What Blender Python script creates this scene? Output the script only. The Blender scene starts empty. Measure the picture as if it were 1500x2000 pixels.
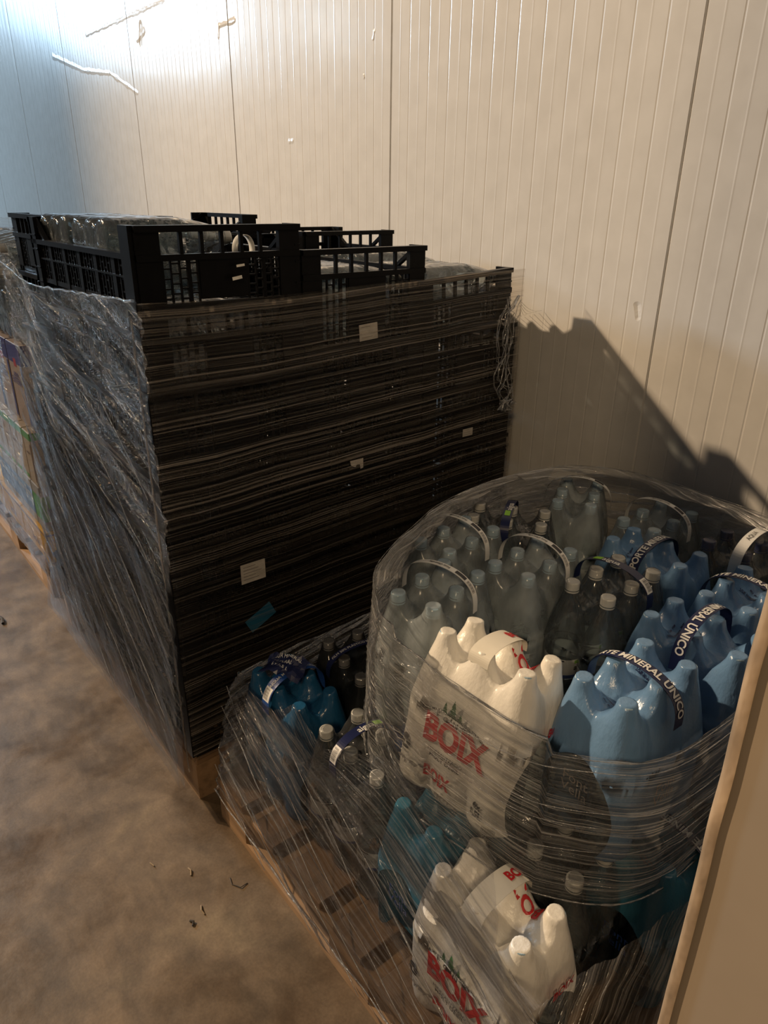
import bpy, math, random
from mathutils import Vector, Matrix
random.seed(7)
sc = bpy.context.scene
COL = sc.collection
PI = math.pi

# ---------------------------------------------------------------- camera
CAM = Vector((1.502, -0.568, 1.569)); YAW, PITCH, ROLL, FPX = 140.8616, 23.7056, 0.63727, 1389.66
cd = bpy.data.cameras.new('camera'); cam = bpy.data.objects.new('camera', cd); COL.objects.link(cam)
cd.sensor_fit = 'HORIZONTAL'; cd.sensor_width = 36; cd.lens = FPX / 1500 * 36; cd.clip_start = .02
_y, _p, _r = [math.radians(a) for a in (YAW, PITCH, ROLL)]
fwd = Vector((math.cos(_y)*math.cos(_p), math.sin(_y)*math.cos(_p), -math.sin(_p)))
rt = fwd.cross(Vector((0, 0, 1))).normalized(); upv = rt.cross(fwd)
rt2 = math.cos(_r)*rt + math.sin(_r)*upv; up2 = -math.sin(_r)*rt + math.cos(_r)*upv
cam.matrix_world = Matrix(((rt2.x, up2.x, -fwd.x, CAM.x), (rt2.y, up2.y, -fwd.y, CAM.y), (rt2.z, up2.z, -fwd.z, CAM.z), (0, 0, 0, 1)))
sc.camera = cam

# ---------------------------------------------------------------- world and lights
sc.view_settings.view_transform = 'Standard'; sc.view_settings.look = 'None'
sc.view_settings.exposure = 0.0; sc.view_settings.gamma = 1; sc.view_settings.use_curve_mapping = False
sc.cycles.use_denoising = True
sc.cycles.max_bounces = 10; sc.cycles.diffuse_bounces = 3; sc.cycles.glossy_bounces = 3
sc.cycles.transmission_bounces = 4; sc.cycles.transparent_max_bounces = 40
sc.cycles.sample_clamp_indirect = 4; sc.cycles.sample_clamp_direct = 12
sc.cycles.caustics_reflective = False; sc.cycles.caustics_refractive = False
w = bpy.data.worlds.new('world'); sc.world = w; w.use_nodes = True
w.node_tree.nodes['Background'].inputs[0].default_value = (.58, .62, .67, 1)
w.node_tree.nodes['Background'].inputs[1].default_value = .072

def lamp(name, kind, loc, energy, color, size=.1, target=None, size_y=None, spec=1.0):
    l = bpy.data.lights.new(name, kind); l.energy = energy; l.color = color
    if kind == 'AREA':
        l.size = size
        if size_y: l.shape = 'RECTANGLE'; l.size_y = size_y
    else:
        l.shadow_soft_size = size
    l.specular_factor = spec
    o = bpy.data.objects.new(name, l); COL.objects.link(o); o.location = loc
    if target is not None:
        o.rotation_euler = (Vector(target) - Vector(loc)).to_track_quat('-Z', 'Y').to_euler()
    return o
wl_ = lamp('warm_ceiling_lamp', 'SPOT', (-6.25, -3.85, 6.1), 3800, (1.0, .735, .47), .12, (1.3, .9, .3)); wl_.data.spot_size = math.radians(67); wl_.data.spot_blend = 1.0
lamp('daylight_door_far', 'AREA', (-13.0, -2.6, 4.7), 900, (.55, .78, 1.0), .9, (-.5, 1.0, 1.5), 1.1)
lamp('cool_ceiling_lamp', 'AREA', (-6.5, -2.4, 3.45), 18, (.62, .82, 1.0), .3, (-1.2, 1.3, 2.1), .5)
lamp('warm_lamp_behind', 'AREA', (3.2, -2.6, 3.6), 50, (1.0, .72, .42), .5, (.6, .6, .4))

# ---------------------------------------------------------------- helpers
def tag(o, label=None, cat=None, group=None, kind=None):
    if label: o['label'] = label
    if cat: o['category'] = cat
    if group: o['group'] = group
    if kind: o['kind'] = kind
    return o
def empty(name, loc=(0, 0, 0), rz=0):
    o = bpy.data.objects.new(name, None); COL.objects.link(o); o.location = loc; o.rotation_euler = (0, 0, rz); return o
def link(name, me, parent=None, loc=(0, 0, 0)):
    o = bpy.data.objects.new(name, me); COL.objects.link(o); o.location = loc
    if parent: o.parent = parent
    return o
def copy_tree(o, parent=None):
    c = o.copy(); COL.objects.link(c)
    if parent is not None: c.parent = parent
    for ch in CH(o): copy_tree(ch, c)
    return c
def CH(o): return list(o.children)

class MB:
    def __init__(s): s.v = []; s.f = []; s.uv = {}; s.m = []; s.cm = 0
    def add(s, vs, fs, uvs=None):
        n = len(s.v); s.v += [tuple(v) for v in vs]
        for i, f in enumerate(fs):
            if uvs: s.uv[len(s.f)] = uvs[i]
            s.f.append([n+k for k in f]); s.m.append(s.cm)
        return s
    def box(s, a, b):
        x0, y0, z0 = a; x1, y1, z1 = b
        vs = [(x0,y0,z0),(x1,y0,z0),(x1,y1,z0),(x0,y1,z0),(x0,y0,z1),(x1,y0,z1),(x1,y1,z1),(x0,y1,z1)]
        return s.add(vs, [(0,3,2,1),(4,5,6,7),(0,1,5,4),(1,2,6,5),(2,3,7,6),(3,0,4,7)])
    def bar(s, p, q, w, h, upd=(0, 0, 1)):
        p = Vector(p); q = Vector(q); d = (q-p).normalized(); u = Vector(upd); r = d.cross(u).normalized()*w/2; t = r.cross(d).normalized()*h/2
        vs = [p-r-t, p+r-t, p+r+t, p-r+t, q-r-t, q+r-t, q+r+t, q-r+t]
        return s.add(vs, [(0,3,2,1),(4,5,6,7),(0,1,5,4),(1,2,6,5),(2,3,7,6),(3,0,4,7)])
    def tube(s, pts, r, n=6):
        pts = [Vector(p) for p in pts]; vs = []; fs = []
        for i, p in enumerate(pts):
            d = (pts[min(i+1, len(pts)-1)] - pts[max(i-1, 0)]).normalized()
            a = d.orthogonal().normalized() if i == 0 else (a - d*a.dot(d)).normalized()
            b = d.cross(a); rr = r[i] if isinstance(r, (list, tuple)) else r
            vs += [p + (a*math.cos(2*PI*k/n) + b*math.sin(2*PI*k/n))*rr for k in range(n)]
        for i in range(len(pts)-1):
            for k in range(n): fs.append((i*n+k, i*n+(k+1) % n, (i+1)*n+(k+1) % n, (i+1)*n+k))
        return s.add(vs, fs)
    def lathe(s, prof, n=28, c=(0, 0)):
        vs = []; fs = []
        for r, z in prof: vs += [(c[0]+r*math.cos(2*PI*k/n), c[1]+r*math.sin(2*PI*k/n), z) for k in range(n)]
        for i in range(len(prof)-1):
            for k in range(n): fs.append((i*n+k, i*n+(k+1) % n, (i+1)*n+(k+1) % n, (i+1)*n+k))
        return s.add(vs, fs)
    def grid(s, P, uvf=None, close=False):
        nr = len(P); nc = len(P[0]); vs = [p for row in P for p in row]; fs = []; uvs = []
        for i in range(nr-1):
            for j in range(nc if close else nc-1):
                j2 = (j+1) % nc; fs.append((i*nc+j, i*nc+j2, (i+1)*nc+j2, (i+1)*nc+j))
                if uvf: uvs.append([uvf(i, j), uvf(i, j+1), uvf(i+1, j+1), uvf(i+1, j)])
        return s.add(vs, fs, uvs if uvf else None)
    def mesh(s, name, mats, smooth=False):
        me = bpy.data.meshes.new(name); me.from_pydata(s.v, [], s.f)
        if not isinstance(mats, (list, tuple)): mats = [mats]
        for m in mats: me.materials.append(m)
        me.polygons.foreach_set('material_index', s.m)
        if s.uv:
            L = me.uv_layers.new(name='UVMap')
            for i, p in enumerate(me.polygons):
                if i in s.uv:
                    for k, li in enumerate(p.loop_indices): L.data[li].uv = s.uv[i][k]
        if smooth: me.polygons.foreach_set('use_smooth', [True]*len(me.polygons))
        me.update(); return me
    def build(s, name, mats, parent=None, smooth=False, loc=(0, 0, 0)):
        return link(name, s.mesh(name, mats, smooth), parent, loc)

_h = {}
def rnd(i, j, k=0):
    key = (i, j, k)
    if key not in _h: _h[key] = random.Random(i*7349 + j*9151 + k*104729 + 17).uniform(-1, 1)
    return _h[key]
def n2(x, y, k=0):
    i, j = math.floor(x), math.floor(y); fx, fy = x-i, y-j; fx = fx*fx*(3-2*fx); fy = fy*fy*(3-2*fy)
    return (rnd(i,j,k)*(1-fx)+rnd(i+1,j,k)*fx)*(1-fy) + (rnd(i,j+1,k)*(1-fx)+rnd(i+1,j+1,k)*fx)*fy

def txt(s, size, bold=0.0, sx=1.0, shear=0.0, space=1.0):
    c = bpy.data.curves.new('t', 'FONT'); c.body = s; c.size = size; c.align_x = 'CENTER'; c.align_y = 'CENTER'
    c.offset = bold; c.resolution_u = 3; c.shear = shear; c.space_character = space
    o = bpy.data.objects.new('t', c); COL.objects.link(o); dg = bpy.context.evaluated_depsgraph_get()
    me = o.evaluated_get(dg).to_mesh(); vs = [(v.co.x*sx, v.co.y) for v in me.vertices]; fs = [tuple(p.vertices) for p in me.polygons]
    o.to_mesh_clear(); bpy.data.objects.remove(o); bpy.data.curves.remove(c)
    return vs, fs

# ---------------------------------------------------------------- materials
def mat(name):
    m = bpy.data.materials.new(name); m.use_nodes = True; nt = m.node_tree; nt.nodes.clear()
    out = nt.nodes.new('ShaderNodeOutputMaterial'); return m, nt, out
def N(nt, t, **k):
    n = nt.nodes.new(t)
    for a, b in k.items(): setattr(n, a, b)
    return n
def L(nt, a, b): nt.links.new(a, b)
def noise(nt, vec, scale, detail=3, rough=.5):
    n = N(nt, 'ShaderNodeTexNoise'); n.inputs['Scale'].default_value = scale; n.inputs['Detail'].default_value = detail; n.inputs['Roughness'].default_value = rough
    if vec is not None: L(nt, vec, n.inputs['Vector'])
    return n
def ramp(nt, fac, stops):
    r = N(nt, 'ShaderNodeValToRGB'); e = r.color_ramp.elements
    while len(e) < len(stops): e.new(.5)
    for i, (p, c) in enumerate(stops):
        e[i].position = p; e[i].color = (c, c, c, 1) if isinstance(c, (int, float)) else (*c, 1)
    L(nt, fac, r.inputs[0]); return r
def mapping(nt, vec, scale=(1, 1, 1), rot=(0, 0, 0), loc=(0, 0, 0)):
    m = N(nt, 'ShaderNodeMapping'); m.inputs['Scale'].default_value = scale; m.inputs['Rotation'].default_value = rot; m.inputs['Location'].default_value = loc
    L(nt, vec, m.inputs['Vector']); return m
def math_(nt, op, a, b=None, clamp=False):
    n = N(nt, 'ShaderNodeMath', operation=op); n.use_clamp = clamp
    for i, x in enumerate((a, b)):
        if x is None: continue
        if isinstance(x, (int, float)): n.inputs[i].default_value = x
        else: L(nt, x, n.inputs[i])
    return n.outputs[0]
def bump(nt, h, strength, dist=.01):
    b = N(nt, 'ShaderNodeBump'); b.inputs['Strength'].default_value = strength; b.inputs['Distance'].default_value = dist; L(nt, h, b.inputs['Height']); return b
def pbr(name, color, rough=.5, var=.08, scale=20, spec=.5, metallic=0, bmp=0.0, stretch=(1, 1, 1), coat=0):
    m, nt, out = mat(name); p = N(nt, 'ShaderNodeBsdfPrincipled'); L(nt, p.outputs[0], out.inputs[0])
    tc = N(nt, 'ShaderNodeTexCoord'); mp = mapping(nt, tc.outputs['Object'], stretch); n = noise(nt, mp.outputs[0], scale)
    c0 = tuple(max(0, x*(1-var)) for x in color); c1 = tuple(min(1, x*(1+var)) for x in color)
    r = ramp(nt, n.outputs[0], [(.3, c0), (.7, c1)]); L(nt, r.outputs[0], p.inputs['Base Color'])
    p.inputs['Roughness'].default_value = rough; p.inputs['Metallic'].default_value = metallic; p.inputs['Specular IOR Level'].default_value = spec
    p.inputs['Coat Weight'].default_value = coat
    if bmp: L(nt, bump(nt, n.outputs[0], bmp).outputs[0], p.inputs['Normal'])
    return m

def film_mat(name, angle=0, amt=.45, haze=.05, gloss=.5, tint=(.93, .93, .93), vs=110, col=(.8, .8, .8), rough=.2, bstr=.6, seed=0, us=1.3):
    m, nt, out = mat(name); uv = N(nt, 'ShaderNodeUVMap')
    mr = mapping(nt, uv.outputs[0], (1, 1, 1), (0, 0, angle), (seed, seed*.7, 0))
    wob = noise(nt, mr.outputs[0], 2.5, 2); 
    va = N(nt, 'ShaderNodeVectorMath', operation='MULTIPLY_ADD'); L(nt, wob.outputs['Color'], va.inputs[0]); va.inputs[1].default_value = (0, .014, 0); L(nt, mr.outputs[0], va.inputs[2])
    a = noise(nt, mapping(nt, va.outputs[0], (us, vs, 1)).outputs[0], 1, 3, .6)
    b = noise(nt, mapping(nt, va.outputs[0], (us*3, vs*2.6, 1)).outputs[0], 1, 2, .6)
    w_ = noise(nt, mapping(nt, va.outputs[0], (us*1.2, vs*.13, 1)).outputs[0], 1, 2, .5)
    c = noise(nt, mapping(nt, va.outputs[0], (6, 90, 1)).outputs[0], 1, 3, .6)
    ra = ramp(nt, a.outputs[0], [(.50, 0), (.66, 1)]); rb = ramp(nt, b.outputs[0], [(.53, 0), (.64, 1)]); rw = ramp(nt, w_.outputs[0], [(.35, .25), (.65, 1)])
    st = math_(nt, 'MULTIPLY', math_(nt, 'ADD', math_(nt, 'MULTIPLY', ra.outputs[0], .7), math_(nt, 'MULTIPLY', rb.outputs[0], .35)), rw.outputs[0])
    hf = math_(nt, 'ADD', math_(nt, 'MULTIPLY', st, amt), haze, True)
    hsum = math_(nt, 'ADD', math_(nt, 'ADD', a.outputs[0], math_(nt, 'MULTIPLY', b.outputs[0], .4)), math_(nt, 'MULTIPLY', c.outputs[0], .7))
    bp = bump(nt, hsum, bstr, .011)
    tr = N(nt, 'ShaderNodeBsdfTransparent'); tr.inputs[0].default_value = (*tint, 1)
    df = N(nt, 'ShaderNodeBsdfDiffuse'); df.inputs[0].default_value = (*col, 1); L(nt, bp.outputs[0], df.inputs['Normal'])
    tl = N(nt, 'ShaderNodeBsdfTranslucent'); tl.inputs[0].default_value = (*col, 1)
    dm = N(nt, 'ShaderNodeMixShader'); dm.inputs[0].default_value = .35; L(nt, df.outputs[0], dm.inputs[1]); L(nt, tl.outputs[0], dm.inputs[2])
    m1 = N(nt, 'ShaderNodeMixShader'); L(nt, hf, m1.inputs[0]); L(nt, tr.outputs[0], m1.inputs[1]); L(nt, dm.outputs[0], m1.inputs[2])
    gl = N(nt, 'ShaderNodeBsdfGlossy'); gl.inputs['Roughness'].default_value = rough; gl.inputs[0].default_value = (.95, .95, .95, 1); L(nt, bp.outputs[0], gl.inputs['Normal'])
    fr = N(nt, 'ShaderNodeFresnel'); fr.inputs[0].default_value = 1.5
    gf = math_(nt, 'MULTIPLY', math_(nt, 'ADD', fr.outputs[0], math_(nt, 'MULTIPLY', st, .25)), gloss, True)
    gf = math_(nt, 'MINIMUM', gf, .7)
    m2 = N(nt, 'ShaderNodeMixShader'); L(nt, gf, m2.inputs[0]); L(nt, m1.outputs[0], m2.inputs[1]); L(nt, gl.outputs[0], m2.inputs[2])
    L(nt, m2.outputs[0], out.inputs[0]); return m

def clear_mat(name, tint, haze=.03, col=(.7, .75, .8), rough=.08, gloss=1.0, wr=.4, ws=18):
    m, nt, out = mat(name); tc = N(nt, 'ShaderNodeTexCoord')
    n = noise(nt, mapping(nt, tc.outputs['Object'], (1, 1, .6)).outputs[0], ws, 3); bp = bump(nt, n.outputs[0], wr, .01)
    tr = N(nt, 'ShaderNodeBsdfTransparent'); tr.inputs[0].default_value = (*tint, 1)
    df = N(nt, 'ShaderNodeBsdfDiffuse'); df.inputs[0].default_value = (*col, 1)
    hz = math_(nt, 'MULTIPLY', ramp(nt, n.outputs[0], [(.35, .5), (.75, 1.5)]).outputs[0], haze)
    m1 = N(nt, 'ShaderNodeMixShader'); L(nt, hz, m1.inputs[0]); L(nt, tr.outputs[0], m1.inputs[1]); L(nt, df.outputs[0], m1.inputs[2])
    gl = N(nt, 'ShaderNodeBsdfGlossy'); gl.inputs['Roughness'].default_value = rough; L(nt, bp.outputs[0], gl.inputs['Normal'])
    fr = N(nt, 'ShaderNodeFresnel'); fr.inputs[0].default_value = 1.45; L(nt, bp.outputs[0], fr.inputs['Normal'])
    m2 = N(nt, 'ShaderNodeMixShader'); L(nt, math_(nt, 'MINIMUM', math_(nt, 'MULTIPLY', fr.outputs[0], gloss), .7), m2.inputs[0]); L(nt, m1.outputs[0], m2.inputs[1]); L(nt, gl.outputs[0], m2.inputs[2])
    L(nt, m2.outputs[0], out.inputs[0]); return m

def wrapfilm_mat(name, color, rough=.28, hole=True, wr=.35):
    """printed shrink film with an oval opening at both short ends"""
    m, nt, out = mat(name); tc = N(nt, 'ShaderNodeTexCoord'); p = N(nt, 'ShaderNodeBsdfPrincipled')
    n = noise(nt, mapping(nt, tc.outputs['Object'], (1, 1, .45)).outputs[0], 26, 4, .6)
    r = ramp(nt, n.outputs[0], [(.3, tuple(c*.9 for c in color)), (.7, tuple(min(1, c*1.06) for c in color))])
    L(nt, r.outputs[0], p.inputs['Base Color']); p.inputs['Roughness'].default_value = rough
    L(nt, bump(nt, n.outputs[0], wr, .012).outputs[0], p.inputs['Normal'])
    if not hole: L(nt, p.outputs[0], out.inputs[0]); return m
    sp = N(nt, 'ShaderNodeSeparateXYZ'); L(nt, tc.outputs['Object'], sp.inputs[0])
    yy = math_(nt, 'POWER', math_(nt, 'ABSOLUTE', math_(nt, 'DIVIDE', sp.outputs[1], .078)), 2)
    zz = math_(nt, 'POWER', math_(nt, 'ABSOLUTE', math_(nt, 'DIVIDE', math_(nt, 'SUBTRACT', sp.outputs[2], .085), .115)), 2)
    ins = math_(nt, 'MULTIPLY', math_(nt, 'LESS_THAN', math_(nt, 'ADD', yy, zz), 1), math_(nt, 'GREATER_THAN', math_(nt, 'ABSOLUTE', sp.outputs[0]), .10))
    tr = N(nt, 'ShaderNodeBsdfTransparent'); mx = N(nt, 'ShaderNodeMixShader'); L(nt, ins, mx.inputs[0]); L(nt, p.outputs[0], mx.inputs[1]); L(nt, tr.outputs[0], mx.inputs[2])
    L(nt, mx.outputs[0], out.inputs[0]); return m

M = {}
M['crate'] = pbr('black_crate_plastic', (.004, .004, .0045), .34, .2, 30, .08)
M['paper'] = pbr('label_paper', (.72, .70, .64), .7, .1, 40)
M['white'] = pbr('white_print', (.78, .78, .76), .5, .04)
M['black'] = pbr('black_print', (.02, .02, .025), .5, .05)
M['red'] = pbr('red_print', (.55, .02, .025), .45, .05)
M['green'] = pbr('green_print', (.03, .12, .04), .5, .2)
M['lime'] = pbr('lime_print', (.25, .55, .04), .5, .05)
M['grey'] = pbr('grey_print', (.28, .26, .25), .5, .15)
M['navy'] = pbr('navy_strap', (.012, .018, .07), .3, .1)
M['blue_print'] = pbr('blue_print', (.02, .08, .33), .4, .1)
M['strapwhite'] = pbr('white_strap', (.74, .75, .74), .3, .05)
M['boix'] = wrapfilm_mat('white_shrink_film', (.82, .79, .72), .33)
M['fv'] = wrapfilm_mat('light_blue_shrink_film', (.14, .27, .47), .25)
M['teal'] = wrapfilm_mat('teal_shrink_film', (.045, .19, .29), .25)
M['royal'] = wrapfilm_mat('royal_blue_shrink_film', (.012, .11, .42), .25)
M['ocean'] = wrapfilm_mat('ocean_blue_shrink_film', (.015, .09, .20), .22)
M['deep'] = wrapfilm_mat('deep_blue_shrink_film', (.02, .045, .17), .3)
M['clearpack'] = clear_mat('clear_shrink_film', (.95, .96, .97), .04, (.7, .7, .7), .07, 1.5, .8, 26)
M['frostpack'] = clear_mat('frosted_shrink_film', (.86, .89, .91), .34, (.62, .70, .74), .2, .8, .4, 16)
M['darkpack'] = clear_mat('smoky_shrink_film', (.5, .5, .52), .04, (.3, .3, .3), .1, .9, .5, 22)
M['pet'] = clear_mat('clear_bottle_with_water', (.86, .91, .93), .10, (.45, .55, .58), .05, 1.0, .15, 8)
M['capw'] = pbr('white_cap', (.72, .71, .66), .35, .03)
M['capb'] = pbr('pale_blue_cap', (.42, .60, .74), .35, .03)
M['capn'] = pbr('navy_cap', (.03, .045, .14), .35, .05)
M['labelw'] = pbr('white_bottle_label', (.85, .86, .84), .4, .05)
M['labelg'] = pbr('green_bottle_label', (.30, .38, .25), .45, .35, 60)
M['crease'] = clear_mat('film_fold', (.85, .85, .85), .16, (.8, .8, .8), .08, 5.0, .8, 60)

# wood
def wood_mat(name, c, axis):
    m, nt, out = mat(name); p = N(nt, 'ShaderNodeBsdfPrincipled'); L(nt, p.outputs[0], out.inputs[0]); tc = N(nt, 'ShaderNodeTexCoord')
    s = (3, 28, 28) if axis == 0 else (28, 3, 28)
    n = noise(nt, mapping(nt, tc.outputs['Object'], s).outputs[0], 1, 5, .6); n3 = noise(nt, tc.outputs['Object'], 5, 3)
    r = ramp(nt, n.outputs[0], [(.25, tuple(x*.45 for x in c)), (.5, c), (.8, tuple(min(1, x*1.35) for x in c))])
    mx = N(nt, 'ShaderNodeMix', data_type='RGBA', blend_type='MULTIPLY'); mx.inputs[0].default_value = .6
    L(nt, r.outputs[0], mx.inputs[6]); L(nt, ramp(nt, n3.outputs[0], [(.3, .45), (.7, 1.0)]).outputs[0], mx.inputs[7])
    L(nt, mx.outputs[2], p.inputs['Base Color']); p.inputs['Roughness'].default_value = .7
    L(nt, bump(nt, n.outputs[0], .3, .004).outputs[0], p.inputs['Normal']); return m
M['woody'] = wood_mat('pallet_wood_across', (.26, .155, .08), 1)
M['woodx'] = wood_mat('pallet_wood_along', (.34, .21, .11), 0)

# ---------------------------------------------------------------- setting: floor, wall, partition
def floor_mat():
    m, nt, out = mat('stained_concrete'); p = N(nt, 'ShaderNodeBsdfPrincipled'); L(nt, p.outputs[0], out.inputs[0]); tc = N(nt, 'ShaderNodeTexCoord'); o = tc.outputs['Object']
    wv = noise(nt, o, 2.5, 3); va = N(nt, 'ShaderNodeVectorMath', operation='MULTIPLY_ADD'); L(nt, wv.outputs['Color'], va.inputs[0]); va.inputs[1].default_value = (.12, .12, 0); L(nt, o, va.inputs[2])
    a = noise(nt, va.outputs[0], 3.2, 6, .62); b = noise(nt, va.outputs[0], 11, 5, .6); c = noise(nt, o, 160, 3)
    d = noise(nt, mapping(nt, va.outputs[0], (2.0, 7, 1), (0, 0, .8)).outputs[0], 1.6, 5, .6)
    r = ramp(nt, a.outputs[0], [(.34, (.110, .074, .046)), (.47, (.150, .104, .063)), (.58, (.185, .130, .079)), (.72, (.26, .19, .112))])
    r2 = ramp(nt, b.outputs[0], [(.3, .62), (.7, 1.12)]); r3 = ramp(nt, d.outputs[0], [(.36, .76), (.52, 1.0), (.75, 1.1)]); r4 = ramp(nt, c.outputs[0], [(.3, .88), (.7, 1.08)])
    cur = r.outputs[0]
    for q in (r2, r3, r4):
        mx = N(nt, 'ShaderNodeMix', data_type='RGBA', blend_type='MULTIPLY'); mx.inputs[0].default_value = 1; L(nt, cur, mx.inputs[6]); L(nt, q.outputs[0], mx.inputs[7]); cur = mx.outputs[2]
    L(nt, cur, p.inputs['Base Color'])
    L(nt, ramp(nt, a.outputs[0], [(.35, .30), (.65, .62)]).outputs[0], p.inputs['Roughness']); p.inputs['Specular IOR Level'].default_value = .35
    L(nt, bump(nt, b.outputs[0], .12, .01).outputs[0], p.inputs['Normal']); return m
b = MB(); b.box((-16, -5, -.1), (3.5, 1.3, 0)); fl = b.build('floor', floor_mat()); tag(fl, kind='structure')

def wall_mat():
    m, nt, out = mat('white_sandwich_panel'); p = N(nt, 'ShaderNodeBsdfPrincipled'); L(nt, p.outputs[0], out.inputs[0]); tc = N(nt, 'ShaderNodeTexCoord'); o = tc.outputs['Object']
    n = noise(nt, mapping(nt, o, (9, 1, .8)).outputs[0], 1, 3); big = noise(nt, mapping(nt, o, (1.6, 1, 1.6)).outputs[0], 1, 3); sm = noise(nt, o, 14, 4)
    r = ramp(nt, sm.outputs[0], [(.3, (.60, .58, .545)), (.7, (.65, .63, .595))]); L(nt, r.outputs[0], p.inputs['Base Color'])
    p.inputs['Roughness'].default_value = .22; p.inputs['Specular IOR Level'].default_value = .2
    sp = N(nt, 'ShaderNodeSeparateXYZ'); L(nt, o, sp.inputs[0])
    h = math_(nt, 'ADD', math_(nt, 'MULTIPLY', n.outputs[0], .16), math_(nt, 'MULTIPLY', big.outputs[0], .6))
    # dents: raised creases along short segments (x0,z0,x1,z1,width)
    for (x0, z0, x1, z1, wd, amp) in [(-4.55, 2.47, -3.95, 2.32, .02, .45), (-3.95, 2.32, -3.50, 2.26, .016, .6), (-3.50, 2.26, -3.10, 2.12, .014, .6), (-3.82, 2.50, -2.62, 2.49, .012, .6),
                                 (-2.95, 2.43, -2.98, 2.35, .025, -1.6), (-2.92, 2.40, -3.02, 2.37, .02, 1.2), (-2.05, 2.30, -1.90, 2.30, .012, 1.2), (-2.05, 2.30, -2.06, 2.26, .012, 1.0),
                                 (-.88, 2.12, -.885, 2.10, .01, 1.), (-.944, 1.992, -.94, 1.985, .008, 1), (-1.474, 1.797, -1.45, 1.797, .012, .8), (.335, 1.30, .342, 1.27, .014, -1.2)]:
        dx, dz = x1-x0, z1-z0; L2 = dx*dx+dz*dz
        px = math_(nt, 'SUBTRACT', sp.outputs[0], x0); pz = math_(nt, 'SUBTRACT', sp.outputs[2], z0)
        t = math_(nt, 'DIVIDE', math_(nt, 'ADD', math_(nt, 'MULTIPLY', px, dx), math_(nt, 'MULTIPLY', pz, dz)), L2, True)
        ex = math_(nt, 'SUBTRACT', px, math_(nt, 'MULTIPLY', t, dx)); ez = math_(nt, 'SUBTRACT', pz, math_(nt, 'MULTIPLY', t, dz))
        d = math_(nt, 'SQRT', math_(nt, 'ADD', math_(nt, 'MULTIPLY', ex, ex), math_(nt, 'MULTIPLY', ez, ez)))
        k = math_(nt, 'SUBTRACT', 1, math_(nt, 'DIVIDE', math_(nt, 'ADD', d, math_(nt, 'MULTIPLY', math_(nt, 'SUBTRACT', sm.outputs[0], .5), .03)), wd), True)
        h = math_(nt, 'ADD', h, math_(nt, 'MULTIPLY', k, amp*.45))
    L(nt, bump(nt, h, .55, .012).outputs[0], p.inputs['Normal']); return m
W = 1.30
b = MB(); prof = []; x = -9.0
joints = [.401-1.181*k for k in range(9)] + [1.582, 2.763]
gx = []
k = -80
while k < 35:
    g = .401 + k*.0984; k += 1
    if -8.9 < g < 3.4: gx.append((g, any(abs(g-j) < .02 for j in joints)))
pts = [(-16.0, W)]
for g, big in gx:
    d, hw = (.004, .0028) if big else (.0006, .0022)
    pts += [(g-hw*1.6, W), (g-hw*.5, W+d), (g+hw*.5, W+d), (g+hw*1.6, W)]
    pts += [(g+.045, W), (g+.049, W-.0004), (g+.053, W)]
pts.append((3.5, W)); pts = sorted(pts)
b.grid([[(px, py, z) for px, py in pts] for z in (-.05, 2.0, 4.6)])
b.box((-16, W+.02, -.05), (3.5, W+.12, 4.6))
wl = b.build('wall_back', wall_mat()); tag(wl, kind='structure')
b = MB(); b.box((-16, W-.02, 0), (3.5, W, .09)); tag(b.build('baseboard_back', pbr('grey_kerb', (.3, .28, .25), .7)), kind='structure')
# near partition whose free edge closes the right side of the view
pm = pbr('beige_panel_paint', (.37, .295, .215), .42, .05, 6, .4)
b = MB(); b.box((1.280, .09, 0), (3.4, .17, 2.6)); tag(b.build('wall_right', pm), kind='structure')
em = pbr('scuffed_edge_strip', (.36, .25, .15), .55, .45, 22, .4, bmp=.5, stretch=(1, 1, .5))
b = MB(); rows = []
for i in range(131):
    z = i*.02; o_ = .0022*n2(z*14, 3.3, 5)+.002*n2(z*4, 1.3, 6); row = []
    for k in range(9):
        a = -PI/2 + PI*k/8
        row.append((1.282 - .014*math.cos(a)+o_, .13 + .0445*math.sin(a), z))
    row = [(1.290+o_, .086, z)] + row + [(1.290+o_, .174, z)]; rows.append(row)
b.grid(rows); tag(b.build('trim_1', em, smooth=True), kind='structure')

# ---------------------------------------------------------------- pallets
def pallet(name, x0, x1, y0, y1, label, nb=7):
    root = empty(name, ((x0+x1)/2, (y0+y1)/2, 0)); tag(root, label, 'pallet', 'wooden pallets along the wall'); ox, oy = (x0+x1)/2, (y0+y1)/2
    pitch = (x1-x0)/nb
    ws = [.135 if i % 2 == 0 else .10 for i in range(nb)]; gap = ((x1-x0)-sum(ws))/(nb-1); x = x0
    for i in range(nb):
        bb = MB(); bb.box((x-ox, y0-oy+random.uniform(-.004, .004), .122), (x+ws[i]-ox, y1-oy, .144)); o = bb.build('deck_board', M['woody'], root); x += ws[i]+gap
        bv = o.modifiers.new('b', 'BEVEL'); bv.width = .002
    for yy in (y0, (y0+y1)/2-.05, y1-.1):
        bb = MB(); bb.box((x0-ox, yy-oy, .100), (x1-ox, yy+.1-oy, .122)); bb.build('stringer_board', M['woodx'], root)
        bb = MB(); bb.box((x0-ox, yy-oy, 0), (x1-ox, yy+.1-oy, .022)); bb.build('bottom_board', M['woodx'], root)
        for xx in (x0, (x0+x1)/2-.07, x1-.14):
            bb = MB(); bb.box((xx-ox, yy-oy, .022), (xx+.14-ox, yy+.1-oy, .100)); bb.build('block', M['woodx'], root)
    return root
pallet('wooden_pallet', .09, 1.27, .015, 1.215, 'wooden pallet under the wrapped water bottle packs')
pallet('wooden_pallet', -1.2, -.005, -.005, 1.19, 'wooden pallet under the tall stack of black crates')
pallet('wooden_pallet', -2.62, -1.42, .0, 1.2, 'wooden pallet under the yellow trays of milk cartons')

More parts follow.
